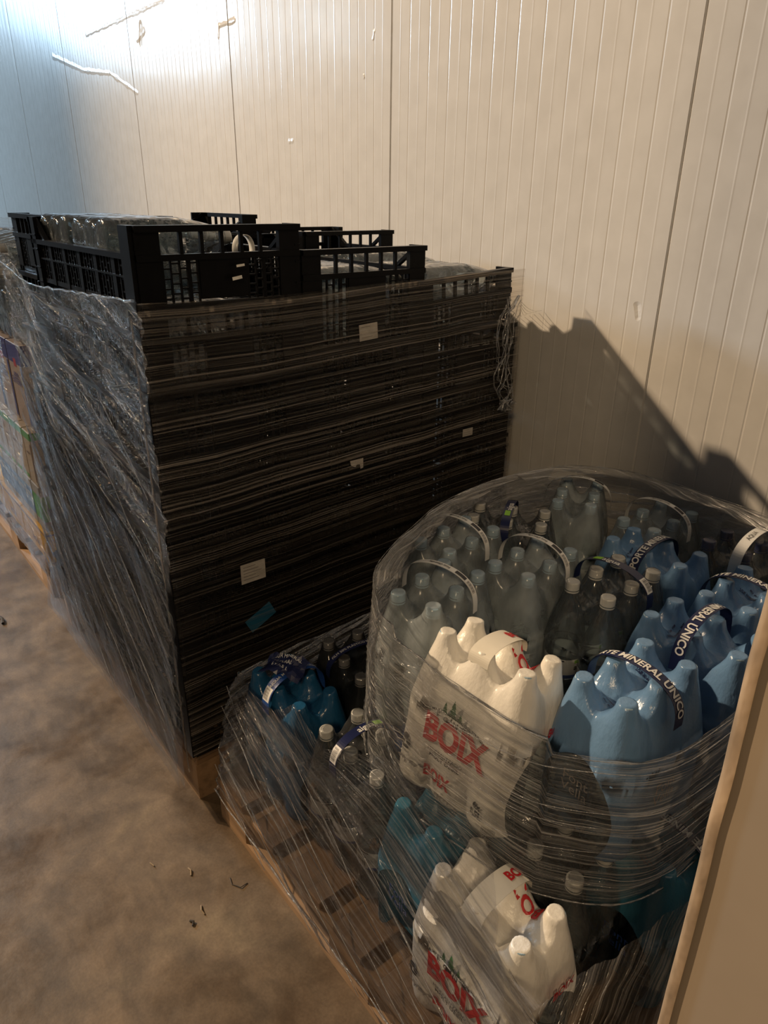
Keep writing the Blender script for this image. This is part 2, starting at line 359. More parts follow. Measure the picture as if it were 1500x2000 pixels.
# ---------------------------------------------------------------- crates
def end_wall(Wd, H, panel=True, broken=False):
    b = MB(); t = .010; low = .057; hw = Wd/2
    b.box((-t, -hw, H-.013), (.012, hw, H)); b.box((-t/2, -hw, H-low-.013), (.008, hw, H-low)); b.box((-t, -hw, 0), (.004, hw, .012))
    for s in (-1, 1):
        y = s*(hw-.027); b.box((-t, y-.027, 0), (.004, y+.027, H)); b.box((-.045, s*hw-(.004 if s > 0 else 0), 0), (0, s*hw+(.004 if s < 0 else 0), H))
        b.box((-.052, s*hw-.010, 0), (.0, s*hw+.010 if s < 0 else s*hw, H)) if s < 0 else b.box((-.052, s*hw-.010, 0), (0, s*hw, H))
        for zz in (H*.22, H*.5, H*.72): b.box((-.052, s*hw-.012, zz), (.0055, s*hw+.0015 if s > 0 else s*hw+.012, zz+.004)) if s > 0 else b.box((-.052, s*hw-.0015, zz), (.0055, s*hw+.012, zz+.004))
    n = 6; x0 = -hw+.054; x1 = hw-.054
    for i in range(1, n):
        y = x0+(x1-x0)*i/n; b.box((-t/2, y-.004, H-low), (.003, y+.004, H-.012))
    pw = .058 if panel else 0
    if panel: b.box((-t/2, -pw, .018), (.003, pw, H-low-.01))
    nb = 14
    for i in range(nb+1):
        y = x0+(x1-x0)*i/nb
        if abs(y) < pw: continue
        hwid = .0045 if i % 3 == 0 else .0018
        b.box((-t/2, y-hwid, .01), (.001, y+hwid, H-low))
        for q in range(4):
            z = .02+(H-low-.03)*(q+(.5 if i % 2 else 0))/4
            if i < nb and abs(y+(x1-x0)/nb) >= pw: b.box((-t/2, y, z), (0, y+(x1-x0)/nb, z+.0035))
    return b.mesh('end_wall', M['crate'])
def long_wall(Ln, H):
    b = MB(); t = .010; low = .057; hl = Ln/2-.045
    b.box((-Ln/2+.012, -t, H-low-.012), (Ln/2-.012, .010, H-low)); b.box((-Ln/2+.01, -t, 0), (Ln/2-.01, .003, .012)); b.box((-hl, -t/2, (H-low)*.55), (hl, .006, (H-low)*.55+.004))
    n = 6
    for i in range(n+1):
        x = -hl+2*hl*i/n; b.box((x-.011, -t/2, 0), (x+.011, .005, H-low-.01))
    nb = 36
    for i in range(nb):
        x = -hl+2*hl*(i+.5)/nb; b.box((x-.0022, -t/2, .01), (x+.0022, .002, H-low-.01))
        for q in range(3):
            z = .015+(H-low-.03)*(q+(.5 if i % 2 else .1))/3; b.box((x, -t/2, z), (x+2*hl/nb, .001, z+.0035))
    for s in (-1, 1):
        b.bar((s*(Ln/2-.115), -.004, H-low-.004), (s*(Ln/2-.030), -.004, H-.006), .009, .013, (0, 1, 0))
    return b.mesh('long_wall', M['crate'])
def crate_base(Ln, Wd):
    b = MB(); b.box((-Ln/2+.01, -Wd/2+.01, .003), (Ln/2-.01, -Wd/2+.03, .009)); b.box((-Ln/2+.01, Wd/2-.03, .003), (Ln/2-.01, Wd/2-.01, .009))
    b.box((-Ln/2+.01, -Wd/2+.01, .003), (-Ln/2+.03, Wd/2-.01, .009)); b.box((Ln/2-.03, -Wd/2+.01, .003), (Ln/2-.01, Wd/2-.01, .009))
    n = int(Ln/.035)
    for i in range(1, n): x = -Ln/2+Ln*i/n; b.box((x-.004, -Wd/2+.02, .003), (x+.004, Wd/2-.02, .008))
    n = int(Wd/.035)
    for i in range(1, n): y = -Wd/2+Wd*i/n; b.box((-Ln/2+.02, y-.004, .0035), (Ln/2-.02, y+.004, .0085))
    return b.mesh('base', M['crate'])
_cm = {}
def crate(x, y, z, Ln, Wd, H, label, group, rz=0, panel=True, tilt=(0, 0)):
    key = (Ln, Wd, H, panel)
    if key not in _cm: _cm[key] = (end_wall(Wd-.006, H, panel), long_wall(Ln-.006, H), crate_base(Ln-.006, Wd-.006))
    e, l, ba = _cm[key]; r = empty('plastic_crate', (x, y, z)); r.rotation_euler = (tilt[0], tilt[1], rz); tag(r, label, 'crate', group)
    link('base', ba, r)
    for s in (1, -1):
        o = link('end_wall', e, r, (s*((Ln-.006)/2-.012), 0, 0)); o.rotation_euler = (0, 0, 0 if s > 0 else PI)
        o = link('long_wall', l, r, (0, s*((Wd-.006)/2-.010), 0)); o.rotation_euler = (0, 0, 0 if s > 0 else PI)
    return r
ORD = ['lowest', 'second from the bottom', 'third from the bottom', 'fourth from the bottom', 'fifth from the bottom', 'sixth from the bottom', 'seventh from the bottom', 'top']
Z0 = .144; P1 = (1.518-Z0)/8
for i in range(8):
    top = i == 7
    crate(-.40, .2, Z0+i*P1, .8, .4, P1-.002, 'black crate at the near aisle corner, top of its stack, holding clear bottles' if top else
          f'black plastic crate in the aisle-side front column under the film, {ORD[i]}', 'black crates of the aisle-side column')
P2 = (1.215-Z0)/6
for i in range(6):
    crate(-.40, .6, Z0+i*P2, .8, .4, P2-.002, f'black plastic crate in the middle front column under the film, {ORD[i]}', 'black crates of the middle column')
crate(-.40, .6, 1.215, .8, .4, .243, 'deep open black crate on the middle column with a white handle loop inside', 'black crates of the middle column')
P3 = (1.225-Z0)/6
for i in range(6):
    crate(-.40, .995, Z0+i*P3, .8, .39, P3-.002, f'black plastic crate in the wall-side front column under the film, {ORD[i]}', 'black crates of the wall-side column')
crate(-.30, .970, 1.228, .6, .38, .148, 'low black crate on top of the wall-side column, filled to the rim with shiny packs', 'black crates of the wall-side column', tilt=(.055, 0))
crate(-.80-.011, 1.0, 1.226, .40, .38, .243, 'broken black crate behind the others with a torn corner, close to the white wall', 'black crates at the back of the stack')
PA = (1.520-Z0)/8
for i in range(8):
    crate(-1.0, .33+.065*i/7, Z0+i*PA, .70, .39, PA-.002, 'black crate turned crosswise at the far left, top of the rear column' if i == 7 else f'black crate turned crosswise in the rear column under the film, {ORD[i]}', 'black crates at the back of the stack', rz=PI/2)
# torn plastic shard standing from the broken crate
root = empty('torn_crate_shard', (-.93, .80, 1.40)); root.rotation_euler = (.1, .15, .2); tag(root, 'jagged torn piece of black crate sticking up behind the middle crate', 'plastic shard')
b = MB(); b.add([(0,0,0),(.05,0,.0),(.062,0,.055),(.09,0,.095),(.06,0,.085),(.02,0,.075),(.005,.004,.06),
                 (0,.006,0),(.05,.006,.0),(.062,.006,.055),(.09,.006,.095),(.06,.006,.085),(.02,.006,.075),(.005,.01,.06)],
                [(0,1,2,3,4,5,6),(13,12,11,10,9,8,7)]+[(i,(i+1)%7+0,(i+1)%7+7,i+7) for i in range(7)])
b.build('shard_plate', M['crate'], root)
b = MB(); b.bar((.02, .003, .072), (-.085, .003, .0), .008, .012, (0, 1, 0)); b.build('brace', M['crate'], root)

# ---------------------------------------------------------------- bottles
def bottle_mesh():
    pr = [(.001, .006), (.02, .002), (.034, .0), (.040, .004), (.0425, .014)]
    z = .022
    while z < .088:
        pr += [(.0430, z), (.0430, z+.007), (.0412, z+.0105)]; z += .013
    pr += [(.0425, .092), (.0425, .150), (.0412, .154), (.0430, .158), (.0430, .168), (.0412, .172), (.0430, .176), (.0428, .190), (.041, .207), (.037, .226), (.031, .246), (.024, .266), (.018, .281), (.0140, .292), (.0130, .300), (.0130, .306), (.0165, .307), (.0165, .309), (.0128, .310)]
    b = MB(); b.lathe(pr, 28); return b.mesh('bottle', M['pet'], True)
def cap_mesh(m):
    b = MB(); n = 30; pr = [(.0152, .308), (.0156, .3085), (.0158, .325), (.0150, .3268), (.012, .3270), (.0115, .3263), (.0001, .3263)]
    b.lathe(pr, n)
    b.lathe([(.0154, .303), (.0158, .303), (.0158, .3068), (.0154, .3068)], n)
    return b.mesh('cap', m, False)
def cyl_text(b, s, size, r, a0, z, **k):
    vs, fs = txt(s, size, **k); b.add([((r)*math.cos(a0+u/r), (r)*math.sin(a0+u/r), z+v) for u, v in vs], fs)
def cyl_rect(b, r, a0, u0, u1, z0, z1):
    n = max(1, int(abs(u1-u0)/.004)); rows = [[(r*math.cos(a0+(u0+(u1-u0)*i/n)/r), r*math.sin(a0+(u0+(u1-u0)*i/n)/r), z) for i in range(n+1)] for z in (z0, z1)]
    b.grid(rows)
def label_mesh(kind):
    b = MB(); r = .0433
    b.lathe([(r, .097), (r, .146)], 40)
    R = r+.0004
    b.cm = 1 if kind != 'estrella' else 3
    cyl_rect_full = lambda z0, z1: b.lathe([(R, z0), (R, z1)], 40)
    if kind == 'aigua':
        b.cm = 1; cyl_rect_full(.097, .105)
        for s in (0, PI):
            b.cm = 2; cyl_text(b, 'aigua', .020, R+.0003, s, .124, bold=.0006); b.cm = 3; cyl_rect(b, R+.0002, s, -.020, -.008, .135, .144)
            b.cm = 2; cyl_text(b, '1,5 L', .009, R+.0003, s+.75, .136)
        a = -1.5
        for a in (-1.45, 1.7):
            b.cm = 4; cyl_rect(b, R+.0001, a, -.019, .019, .099, .144); b.cm = 2; cyl_rect(b, R+.0004, a, -.019, .019, .1405, .144)
            for q in range(13): cyl_rect(b, R+.0004, a, -.014+q*.0021, -.014+q*.0021+.0009+.0006*((q*7) % 3)/2, .101, .117)
            for q in range(4): cyl_rect(b, R+.0004, a, -.016, .014-.004*(q % 2), .121+q*.0045, .1226+q*.0045)
    elif kind == 'estrella':
        b.cm = 3; cyl_rect_full(.097, .106); 
        for s in (-1.15, 1.0, 2.9):
            b.cm = 2; cyl_text(b, 'Estrella', .0165, R+.0003, s, .126, bold=.0002, shear=.3); cyl_rect(b, R+.0003, s, -.012, .012, .138, .1435)
            cyl_text(b, "Font d'", .006, R+.0003, s-.3, .133)
            b.cm = 3
            for q in range(5): cyl_rect(b, R+.0002, s, .020+q*.004, .024+q*.004, .106, .112+.003*(q % 3))
    return b.mesh('label', [M['labelw'], M['blue_print'], M['black'], M['lime'] if kind == 'aigua' else M['labelg'], M['white']], True)
BOT = bottle_mesh(); CAPS = {k: cap_mesh(M[k]) for k in ('capw', 'capb', 'capn')}; LAB = {'aigua': label_mesh('aigua'), 'estrella': label_mesh('estrella'), 'plain': label_mesh('plain')}

# ---------------------------------------------------------------- shrink wrapped six packs (long axis X, short axis Y)
SP = .0905; CEN = [(i*SP, (j-.5)*SP) for i in (-1, 0, 1) for j in (0, 1)]
PROF = [(0, .3285), (.0158, .3285), (.0172, .3268), (.0184, .319), (.0202, .312), (.0235, .305), (.029, .296), (.038, .286), (.046, .278), (.055, .271), (.066, .266), (.09, .255), (.2, .2)]
def pf(r):
    for (a, za), (b_, zb) in zip(PROF, PROF[1:]):
        if r <= b_: return za+(zb-za)*(r-a)/(b_-a)
    return .12
def drape(x, y):
    s = 0
    for cx, cy in CEN: s += math.exp((pf(math.hypot(x-cx, y-cy))-.33)*260)
    return .33+math.log(s)/260
def outline(t, sc_=0.0):
    """t in 0..1 round the pack; rounded rectangle with a scallop"""
    hx, hy, rc = .1375, .0925, .042
    segs = [2*(hx-rc), PI*rc/2, 2*(hy-rc), PI*rc/2]*2; tot = sum(segs); d = t*tot; i = 0
    while d > segs[i]: d -= segs[i]; i += 1
    cx, cy = hx-rc, hy-rc
    if i == 0: p = (-cx+d, -hy); n = (0, -1)
    elif i == 1: a = -PI/2+d/rc; p = (cx+rc*math.cos(a), -cy+rc*math.sin(a)); n = (math.cos(a), math.sin(a))
    elif i == 2: p = (hx, -cy+d); n = (1, 0)
    elif i == 3: a = d/rc; p = (cx+rc*math.cos(a), cy+rc*math.sin(a)); n = (math.cos(a), math.sin(a))
    elif i == 4: p = (cx-d, hy); n = (0, 1)
    elif i == 5: a = PI/2+d/rc; p = (-cx+rc*math.cos(a), cy+rc*math.sin(a)); n = (math.cos(a), math.sin(a))
    elif i == 6: p = (-hx, cy-d); n = (-1, 0)
    else: a = PI+d/rc; p = (-cx+rc*math.cos(a), -cy+rc*math.sin(a)); n = (math.cos(a), math.sin(a))
    md = min(math.hypot(p[0]-c[0], p[1]-c[1]) for c in CEN)
    k = max(0, md-.047)*sc_
    return p[0]-n[0]*k, p[1]-n[1]*k
def env_mesh(name, m, NP=168, NR=36, wr=.0012, seed=0, open_bottom=False):
    b = MB(); rows = []
    zs = [0, .004, .012, .03, .05, .075, .10, .13, .16, .185]
    for z in zs:
        s_ = 1.0*(1-min(1, z/.10))+.12
        ins = .012 if z == 0 else (.004 if z < .008 else 0)
        row = []
        for k in range(NP):
            x, y = outline(k/NP, s_); q = 1-ins/.12; w_ = wr*(n2(k*.22, z*25, seed)+.6*n2(k*.7, z*60, seed+1)); l = math.hypot(x, y)
            row.append((x*q+x/l*w_, y*q+y/l*w_, z+.0005))
        rows.append(row)
    for i in range(NR+1):
        t = i/NR; t = t**.9; row = []
        for k in range(NP):
            x, y = outline(k/NP, .12); sx = max(-.05, min(.05, x)); X = x+(sx-x)*t; Y = y+(0-y)*t
            h = drape(X, Y)-.092*max(0, 1-t/.36)**2+wr*1.2*n2(X*90, Y*90, seed+3)*(1 if drape(X, Y) < .30 else .2)
            row.append((X, Y, h))
        rows.append(row)
    b.grid(rows, close=True)
    # bottom
    n0 = len(b.v); b.v += [(0, 0, .0005)]
    for k in range(NP): b.f.append([n0, (k+1) % NP, k]); b.m.append(0)
    return b.mesh(name, m, True)
def strap_fn(h=.352, span=.094, zl=.285, lean=0.0):
    """arched ribbon over the pack across its short side; returns (point, normal) at arc parameter"""
    P = []
    for i in range(41):
        a = PI*i/40; P.append(Vector((lean*math.sin(a), -span*math.cos(a), zl+(h-zl)*math.sin(a)**.62)))
    acc = [0]
    for i in range(40): acc.append(acc[-1]+(P[i+1]-P[i]).length)
    tot = acc[-1]
    def f(u):  # u metres from the middle
        d = min(max(u+tot/2, 0), tot-1e-6); i = 0
        while acc[i+1] < d: i += 1
        q = (d-acc[i])/(acc[i+1]-acc[i]); p = P[i].lerp(P[i+1], q); t = (P[i+1]-P[i]).normalized(); n = Vector((1, 0, 0)).cross(t).normalized()
        if n.z < 0 and abs(t.y) > .2: n = -n
        return p, n
    return f, tot
def strap(parent, base, texts, wd=.022, **k):
    f, tot = strap_fn(**k); b = MB(); NS = 44; rows_t = []; rows_b = []
    for i in range(NS+1):
        p, n = f(-tot/2+tot*i/NS); tw = wd/2*(1 if 3 < i < NS-3 else 1)
        rows_t.append([p+Vector((-tw, 0, 0)), p+Vector((tw, 0, 0))])
        rows_b.append([p+Vector((tw, 0, 0))-n*.0008, p+Vector((-tw, 0, 0))-n*.0008])
    b.grid(rows_t); b.grid(rows_b)
    mats = [base, M['white'], M['black'], M['lime'], M['red']]
    for (s, size, u0, v0, mi, kw) in texts:
        b.cm = mi
        if s == '#BAR':
            b.cm = 1; q = [f(u0-.016), f(u0+.016)]
            g = [[f(u0-.018+.004*i)[0]+f(u0-.018+.004*i)[1]*.0008+Vector((x_, 0, 0)) for i in range(10)] for x_ in (-wd*.42, wd*.42)]; b.grid(g); b.cm = 2
            for i in range(12):
                ua = u0-.014+i*.0024; pa, na = f(ua); pb, nb_ = f(ua+.0008+.0006*(i*5 % 3)/2)
                b.add([pa+na*.0014+Vector((-wd*.34, 0, 0)), pa+na*.0014+Vector((wd*.2, 0, 0)), pb+nb_*.0014+Vector((wd*.2, 0, 0)), pb+nb_*.0014+Vector((-wd*.34, 0, 0))], [(0, 1, 2, 3)])
            continue
        if s == '#BOX':
            g = [[f(u0-size/2+size*i/6)[0]+f(u0-size/2+size*i/6)[1]*.0008+Vector((x_, 0, 0)) for i in range(7)] for x_ in (-wd*.3, wd*.3)]; b.grid(g); continue
        vs, fs = txt(s, size, **kw)
        pts_ = []
        for u, v in vs:
            p, n = f(u0+u); pts_.append(p+n*.0012+Vector((-(v+v0), 0, 0)) if True else p)
        b.add(pts_, fs)
    return b.build('handle_strap', mats, parent)

def pack_empty(name, label, group, cat='water bottle pack'):
    r = empty(name); tag(r, label, cat, group); return r
def add_bottles(root, cap, lab, spin=None, which=range(6)):
    for i in which:
        cx, cy = CEN[i]; o = link('bottle', BOT, root, (cx, cy, 0)); a = random.uniform(0, 6.28) if spin is None else spin+random.uniform(-.35, .35); o.rotation_euler = (0, 0, a)
        link('cap', CAPS[cap], o); 
        if lab: link('label', LAB[lab], o)
ENV_CLEAR = env_mesh('clear_film', M['clearpack'], seed=4, wr=.0018)
ENV_FROST = env_mesh('frosted_film', M['frostpack'], seed=9, wr=.0012)
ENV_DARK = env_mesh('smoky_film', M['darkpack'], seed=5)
GRP = 'six-packs of water bottles on the near pallet'
def place(r, x, y, z, deg, rx=0, ry=0):
    r.location = (x, y, z); r.rotation_mode = 'XYZ'
    r.rotation_euler = (rx, ry, math.radians(deg)) if not (rx or ry) else (Matrix.Rotation(rx, 4, 'X') @ Matrix.Rotation(ry, 4, 'Y') @ Matrix.Rotation(math.radians(deg), 4, 'Z')).to_euler()
    return r
def clear_pack(label, x, y, z, deg, kind, rx=0, ry=0, group=GRP, flip=1, straps=True, spin=None, lean=0.0, hh=.355):
    r = pack_empty('water_bottle_pack', label, group)
    env, cap, lab = {'aigua': (ENV_CLEAR, 'capw', 'aigua'), 'estrella': (ENV_FROST, 'capb', 'estrella'), 'aqua': (ENV_CLEAR, 'capn', 'plain'), 'dark': (ENV_DARK, 'capw', None), 'plain': (ENV_CLEAR, 'capw', None)}[kind]
    add_bottles(r, cap, lab, spin); link('shrink_film', env, r)
    if straps:
        if kind == 'aigua': s = strap(r, M['navy'], [('aigua', .022, -.01*flip, -.002, 1, dict(bold=.0003)), ('#BOX', .022, -.045*flip, 0, 3, {}), ('#BAR', .02, .085*flip, 0, 1, {})], .024, lean=lean, h=hh)
        elif kind == 'estrella': s = strap(r, M['strapwhite'], [("Font d'Estrella", .009, .0, 0, 2, dict(bold=.0002)), ('#BOX', .028, -.055, 0, 2, {}), ('Aigua mineral natural', .0055, .045, 0, 2, {}), ('#BAR', .02, .088*flip, 0, 1, {})], .017, lean=lean, h=hh)
        elif kind == 'aqua': s = strap(r, M['strapwhite'], [('AQUA', .015, .03*flip, 0, 2, {}), ('6 X 1,5 L', .010, -.07*flip, 0, 2, dict(bold=.0004))], .026, lean=lean, h=hh)
        elif kind == 'dark': s = strap(r, M['navy'], [('FILM 50% PLÁSTICO RECICLADO', .0115, 0, 0, 1, {})], .02, lean=lean, h=hh)
        else: s = None
    place(r, x, y, z, deg, rx, ry); return r

ENV_B = {k: env_mesh('printed_film', M[k], seed=i*7, wr=.0016) for i, k in enumerate(('fv', 'teal', 'royal', 'deep', 'boix', 'ocean'))}
def front_pt(u, z, off=.0009, sd=-1):
    """point on the long side film (side sd) at height z"""
    s_ = 1.0*(1-min(1, z/.10))+.12; x = u; y = .0925
    md = min(math.hypot(x-c[0], y-c[1]) for c in CEN); k = max(0, md-.047)*s_
    return Vector((x, sd*(y-k+off+.0018), z))
def side_text(b, s, size, u0, z0, sd=-1, **k):
    vs, fs = txt(s, size, **k); b.add([front_pt((u0+u)*(-sd), z0+v, sd=sd) for u, v in vs], fs)
def poly_front(b, pts, sd=-1, off=.0009):
    # horizontal strips so that the print follows the film
    pts2 = [front_pt(u*(-sd), z, off, sd) for u, z in pts]; b.add(pts2, [tuple(range(len(pts2)))])
def top_text(b, s, size, fn, **k):
    vs, fs = txt(s, size, **k); b.add([fn(u, v) for u, v in vs], fs)

def blue_pack(label, x, y, z, deg, m='fv', rx=0, ry=0, flip=1, hh=.345, bottles=True, lean=0, text=True, prints=True):
    r = pack_empty('water_bottle_pack', label, GRP); link('shrink_film', ENV_B[m], r)
    if bottles: add_bottles(r, 'capb', None)
    if text: strap(r, M['navy'], [('APORTE MINERAL ÚNICO', .0235, 0, 0, 1, dict(bold=.0006, sx=.92*flip))], .026, h=hh, lean=lean, span=.0935, zl=.262) if flip > 0 else \
        strap(r, M['navy'], [('APORTE MINERAL ÚNICO', .0235, 0, 0, 1, dict(bold=.0006, sx=.92))], .026, h=hh, lean=lean, span=.0935, zl=.262)
    if prints:
        mats_ = [M['navy'], M['blue_print'] if m != 'fv' else M['grey']]
        for sx in (-1, 1):   # small print and wavy script on the top film
            b = MB()
            def fn(u, v, sx=sx): X, Y = sx*.055+v*.9, u; return Vector((X, Y, drape(X, Y)+.003))
            b.cm = 0
            top_text(b, '70% menos plástico', .0085, fn, bold=.0003); top_text(b, 'en el film', .0085, lambda u, v, sx=sx: Vector((sx*.068+v*.9, u, drape(sx*.068+v*.9, u)+.003)), bold=.0003); b.build('top_print', mats_, r)
        for sd in (-1, 1):
            b = MB(); b.cm = 1
            side_text(b, 'Font', .034, 0, .135, sd); side_text(b, 'Vella', .034, 0, .108, sd); b.build('side_print', mats_, r)
        for sx in (-1, 1):
            b = MB(); b.cm = 1
            for (s, zz) in (('Font', .15), ('Vella', .125)):
                vs, fs = txt(s, .03); b.add([Vector((sx*.1395, sx*u, zz+v)) for u, v in vs], fs)
            b.build('end_print', mats_, r)
    place(r, x, y, z, deg, rx, ry); return r

def boix_pack(label, x, y, z, deg, rx=0, ry=0):
    r = pack_empty('water_bottle_pack', label, GRP); link('shrink_film', ENV_B['boix'], r); add_bottles(r, 'capb', None)
    b = MB()
    b.cm = 0; side_text(b, 'BOIX', .080, .0, .148, bold=.0035, sx=.76)
    b.cm = 1
    for (cx, w_, z0, z1) in ((-.012, .021, .195, .232), (-.031, .015, .196, .219), (.006, .013, .195, .212)):
        for q in range(3):
            zz0 = z0+(z1-z0)*q*.27; zz1 = z0+(z1-z0)*(q*.27+.46); ww = w_*(1-q*.25)
            poly_front(b, [(cx-ww/2, zz0), (cx+ww/2, zz0), (cx, zz1)])
    b.cm = 2
    side_text(b, 'F  O  N  T', .017, -.012, .183, bold=.0002)
    side_text(b, 'MINERALITZACIÓ', .0105, -.012, .107); side_text(b, 'MOLT DÈBIL', .0135, -.012, .096, bold=.0002)
    vs, fs = txt('AIGUA MINERAL NATURAL DEL PIRINEU', .0085, bold=.0002)
    b.add([front_pt(-.012+u, .197+v-(u*u)*3.0) for u, v in vs], fs)
    side_text(b, '6x', .018, .075, .055, bold=.0008); side_text(b, '1,5L', .018, .075, .038, bold=.0008)
    # round black stamp
    for (cx, cz, w_, h_) in ((-.108, .100, .007, .009), (-.100, .089, .006, .007), (-.114, .086, .005, .006), (-.106, .078, .009, .004)):
        poly_front(b, [(cx+w_*math.cos(2*PI*k/10), cz+h_*math.sin(2*PI*k/10)) for k in range(10)])
    side_text(b, 'RECICLA', .006, -.106, .068)
    for q in range(12): poly_front(b, [(.095+q*.0022, .012), (.096+q*.0022, .012), (.096+q*.0022, .026), (.095+q*.0022, .026)])
    b.cm = 0
    side_text(b, 'BOIX', .036, -.025, .052, bold=.0012, sx=.8)
    b.cm = 3  # mountain ridge: band of small quads
    ridge = [(-.125, .050), (-.112, .056), (-.100, .051), (-.090, .060), (-.078, .053), (-.066, .058), (-.050, .057), (-.036, .050), (-.022, .026), (-.008, .022), (.004, .028), (.016, .026), (.032, .014), (.05, .008), (.07, .004)]
    for (u0, z0), (u1, z1) in zip(ridge, ridge[1:]):
        th = .010+.004*math.sin(u0*200) if z0 > .045 or (.02 < z0 < .03) else .0022
        for q in range(3):
            ua, ub = u0+(u1-u0)*q/3, u0+(u1-u0)*(q+1)/3; za, zb = z0+(z1-z0)*q/3, z0+(z1-z0)*(q+1)/3
            t_ = th*(1-.55*((q*7+int(abs(u0)*1000)) % 3)/2)
            poly_front(b, [(ua, za-t_), (ub, zb-t_*.7), (ub, zb), (ua, za)])
    pm_ = [M['red'], M['green'], M['black'], M['grey']]; b.build('front_print', pm_, r); b = MB()
    vs, fs = txt('BOIX', .03, bold=.001, sx=.8); b.add([Vector((.1395, u+.02, .212+v*.9-.0)) for u, v in vs], fs)
    b.build('end_print', pm_, r); b = MB()
    # top print, upside down between the caps
    top_text(b, 'BOIX', .042, lambda u, v: Vector((-u*.9+.03, -(v*.8)+.042, drape(-u*.9+.03, -(v*.8)+.042)+.004)), bold=.0012, sx=.8)
    b.build('top_print', pm_, r)
    strap(r, M['boix_strap'], [('BOIX', .026, .052, 0, 4, dict(bold=.001))], .046, h=.342, span=.066, zl=.305)
    place(r, x, y, z, deg, rx, ry); return r
M['boix_strap'] = pbr('cream_strap', (.80, .76, .66), .35, .04)

T2 = .474
# upper tier
clear_pack('clear six-pack with navy strap and white caps in the middle of the top tier', .737, .722, T2, -88, 'aigua', spin=-1.2, hh=.36)
clear_pack('frosted six-pack with arched strap between the white pack and the navy-strapped clear pack', .562, .655, T2, 97, 'estrella', spin=-.9, flip=-1, hh=.372, lean=.01)
clear_pack('frosted six-pack with white barcode strap at the left front edge of the top tier', .517, .392, T2, 104, 'estrella', spin=-.9, flip=-1, hh=.372)
clear_pack('frosted six-pack under crumpled film at the left edge, strap curling over the gap', .362, .60, T2, 98, 'estrella', flip=-1, hh=.372)
clear_pack('clear six-pack with navy strap at the far left corner of the top tier', .338, .822, T2-.012, 33, 'aigua', hh=.35)
clear_pack('frosted six-pack at the back of the top tier, strap just under the film', .372, 1.078, T2, 120, 'estrella', hh=.372)
clear_pack('frosted six-pack at the back with a long curved white strap, behind the blue packs', .612, 1.105, T2, 90, 'estrella', flip=-1, hh=.37)
clear_pack('clear six-pack with navy caps and a wide white lettered strap at the back right', .865, 1.115, T2, 0, 'aqua', flip=-1, hh=.372)
blue_pack('light blue six-pack behind the navy-strapped clear pack, farthest of the light blue ones', .712, .932, T2, 0)
blue_pack('light blue six-pack at the right rear, just below the wide white strap', .950, .905, T2, -88, lean=-.01)
blue_pack('light blue six-pack in the middle right, its dark strap running front to back', .972, .688, T2, 180, hh=.365)
blue_pack('light blue six-pack at the front right corner under the stretched film', .972, .452, T2, -92, hh=.345)
boix_pack('white six-pack with big red lettering and green pines, leaning out of the top tier', .764, .262, T2+.004, 7, rx=math.radians(-10))
# lower tier
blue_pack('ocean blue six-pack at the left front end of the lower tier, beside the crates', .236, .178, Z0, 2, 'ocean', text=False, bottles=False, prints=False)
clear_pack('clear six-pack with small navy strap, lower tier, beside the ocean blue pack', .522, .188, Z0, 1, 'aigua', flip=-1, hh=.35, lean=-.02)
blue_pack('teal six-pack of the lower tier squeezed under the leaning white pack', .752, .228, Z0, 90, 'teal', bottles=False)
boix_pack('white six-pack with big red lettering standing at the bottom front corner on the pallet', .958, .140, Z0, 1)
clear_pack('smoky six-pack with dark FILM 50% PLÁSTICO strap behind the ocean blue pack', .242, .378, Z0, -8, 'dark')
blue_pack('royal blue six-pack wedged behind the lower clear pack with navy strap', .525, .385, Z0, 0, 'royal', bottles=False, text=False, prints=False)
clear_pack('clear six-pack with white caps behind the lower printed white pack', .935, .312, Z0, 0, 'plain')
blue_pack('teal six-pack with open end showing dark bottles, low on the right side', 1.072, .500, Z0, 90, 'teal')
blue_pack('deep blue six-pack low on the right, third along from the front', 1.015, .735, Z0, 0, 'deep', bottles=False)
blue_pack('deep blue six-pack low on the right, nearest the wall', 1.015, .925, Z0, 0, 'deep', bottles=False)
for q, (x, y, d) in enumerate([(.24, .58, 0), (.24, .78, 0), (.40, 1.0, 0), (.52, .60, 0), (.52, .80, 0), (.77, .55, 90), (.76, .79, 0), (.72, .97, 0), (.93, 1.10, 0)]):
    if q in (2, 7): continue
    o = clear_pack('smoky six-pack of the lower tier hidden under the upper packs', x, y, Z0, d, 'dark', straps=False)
for ch in list(bpy.data.objects): pass

# extra strap, flap and label of the royal blue pack
L1 = [o for o in bpy.data.objects if str(o.get('label', '')).startswith('ocean blue')][0]
strap(L1, M['blue_print'], [('AIGUA MINERAL NATURAL', .012, 0, .0, 1, dict(bold=.0002)), ('#BAR', .02, -.09, 0, 1, {})], .03, h=.36, span=.085, zl=.27)
root = empty('torn_pack_flap', (.215, .165, .50)); tag(root, 'crumpled dark blue printed flap with white writing on the ocean blue pack', 'label')
b = MB(); rows = []
for i in range(13):
    rows.append([(-.055+.11*i/12, -.035+.07*j/8, .012*n2(i*.5, j*.6, 31)+.02*math.sin(i/12*PI)) for j in range(9)])
b.grid(rows); b.cm = 1
for q, s in enumerate(('AIGUA MINERAL', 'NATURAL', '6 x 1,5 L')):
    vs, fs = txt(s, .012); b.add([(u, .018-q*.017+v, .024+.012*n2((u+.055)/.11*12*.5, (.018-q*.017+v+.035)/.07*8*.6, 31)+.02*math.sin((u+.055)/.11*PI)-.018) for u, v in vs], fs)
b.build('flap_sheet', [M['navy'], M['white']], root); root.rotation_euler = (.1, -.1, .5)
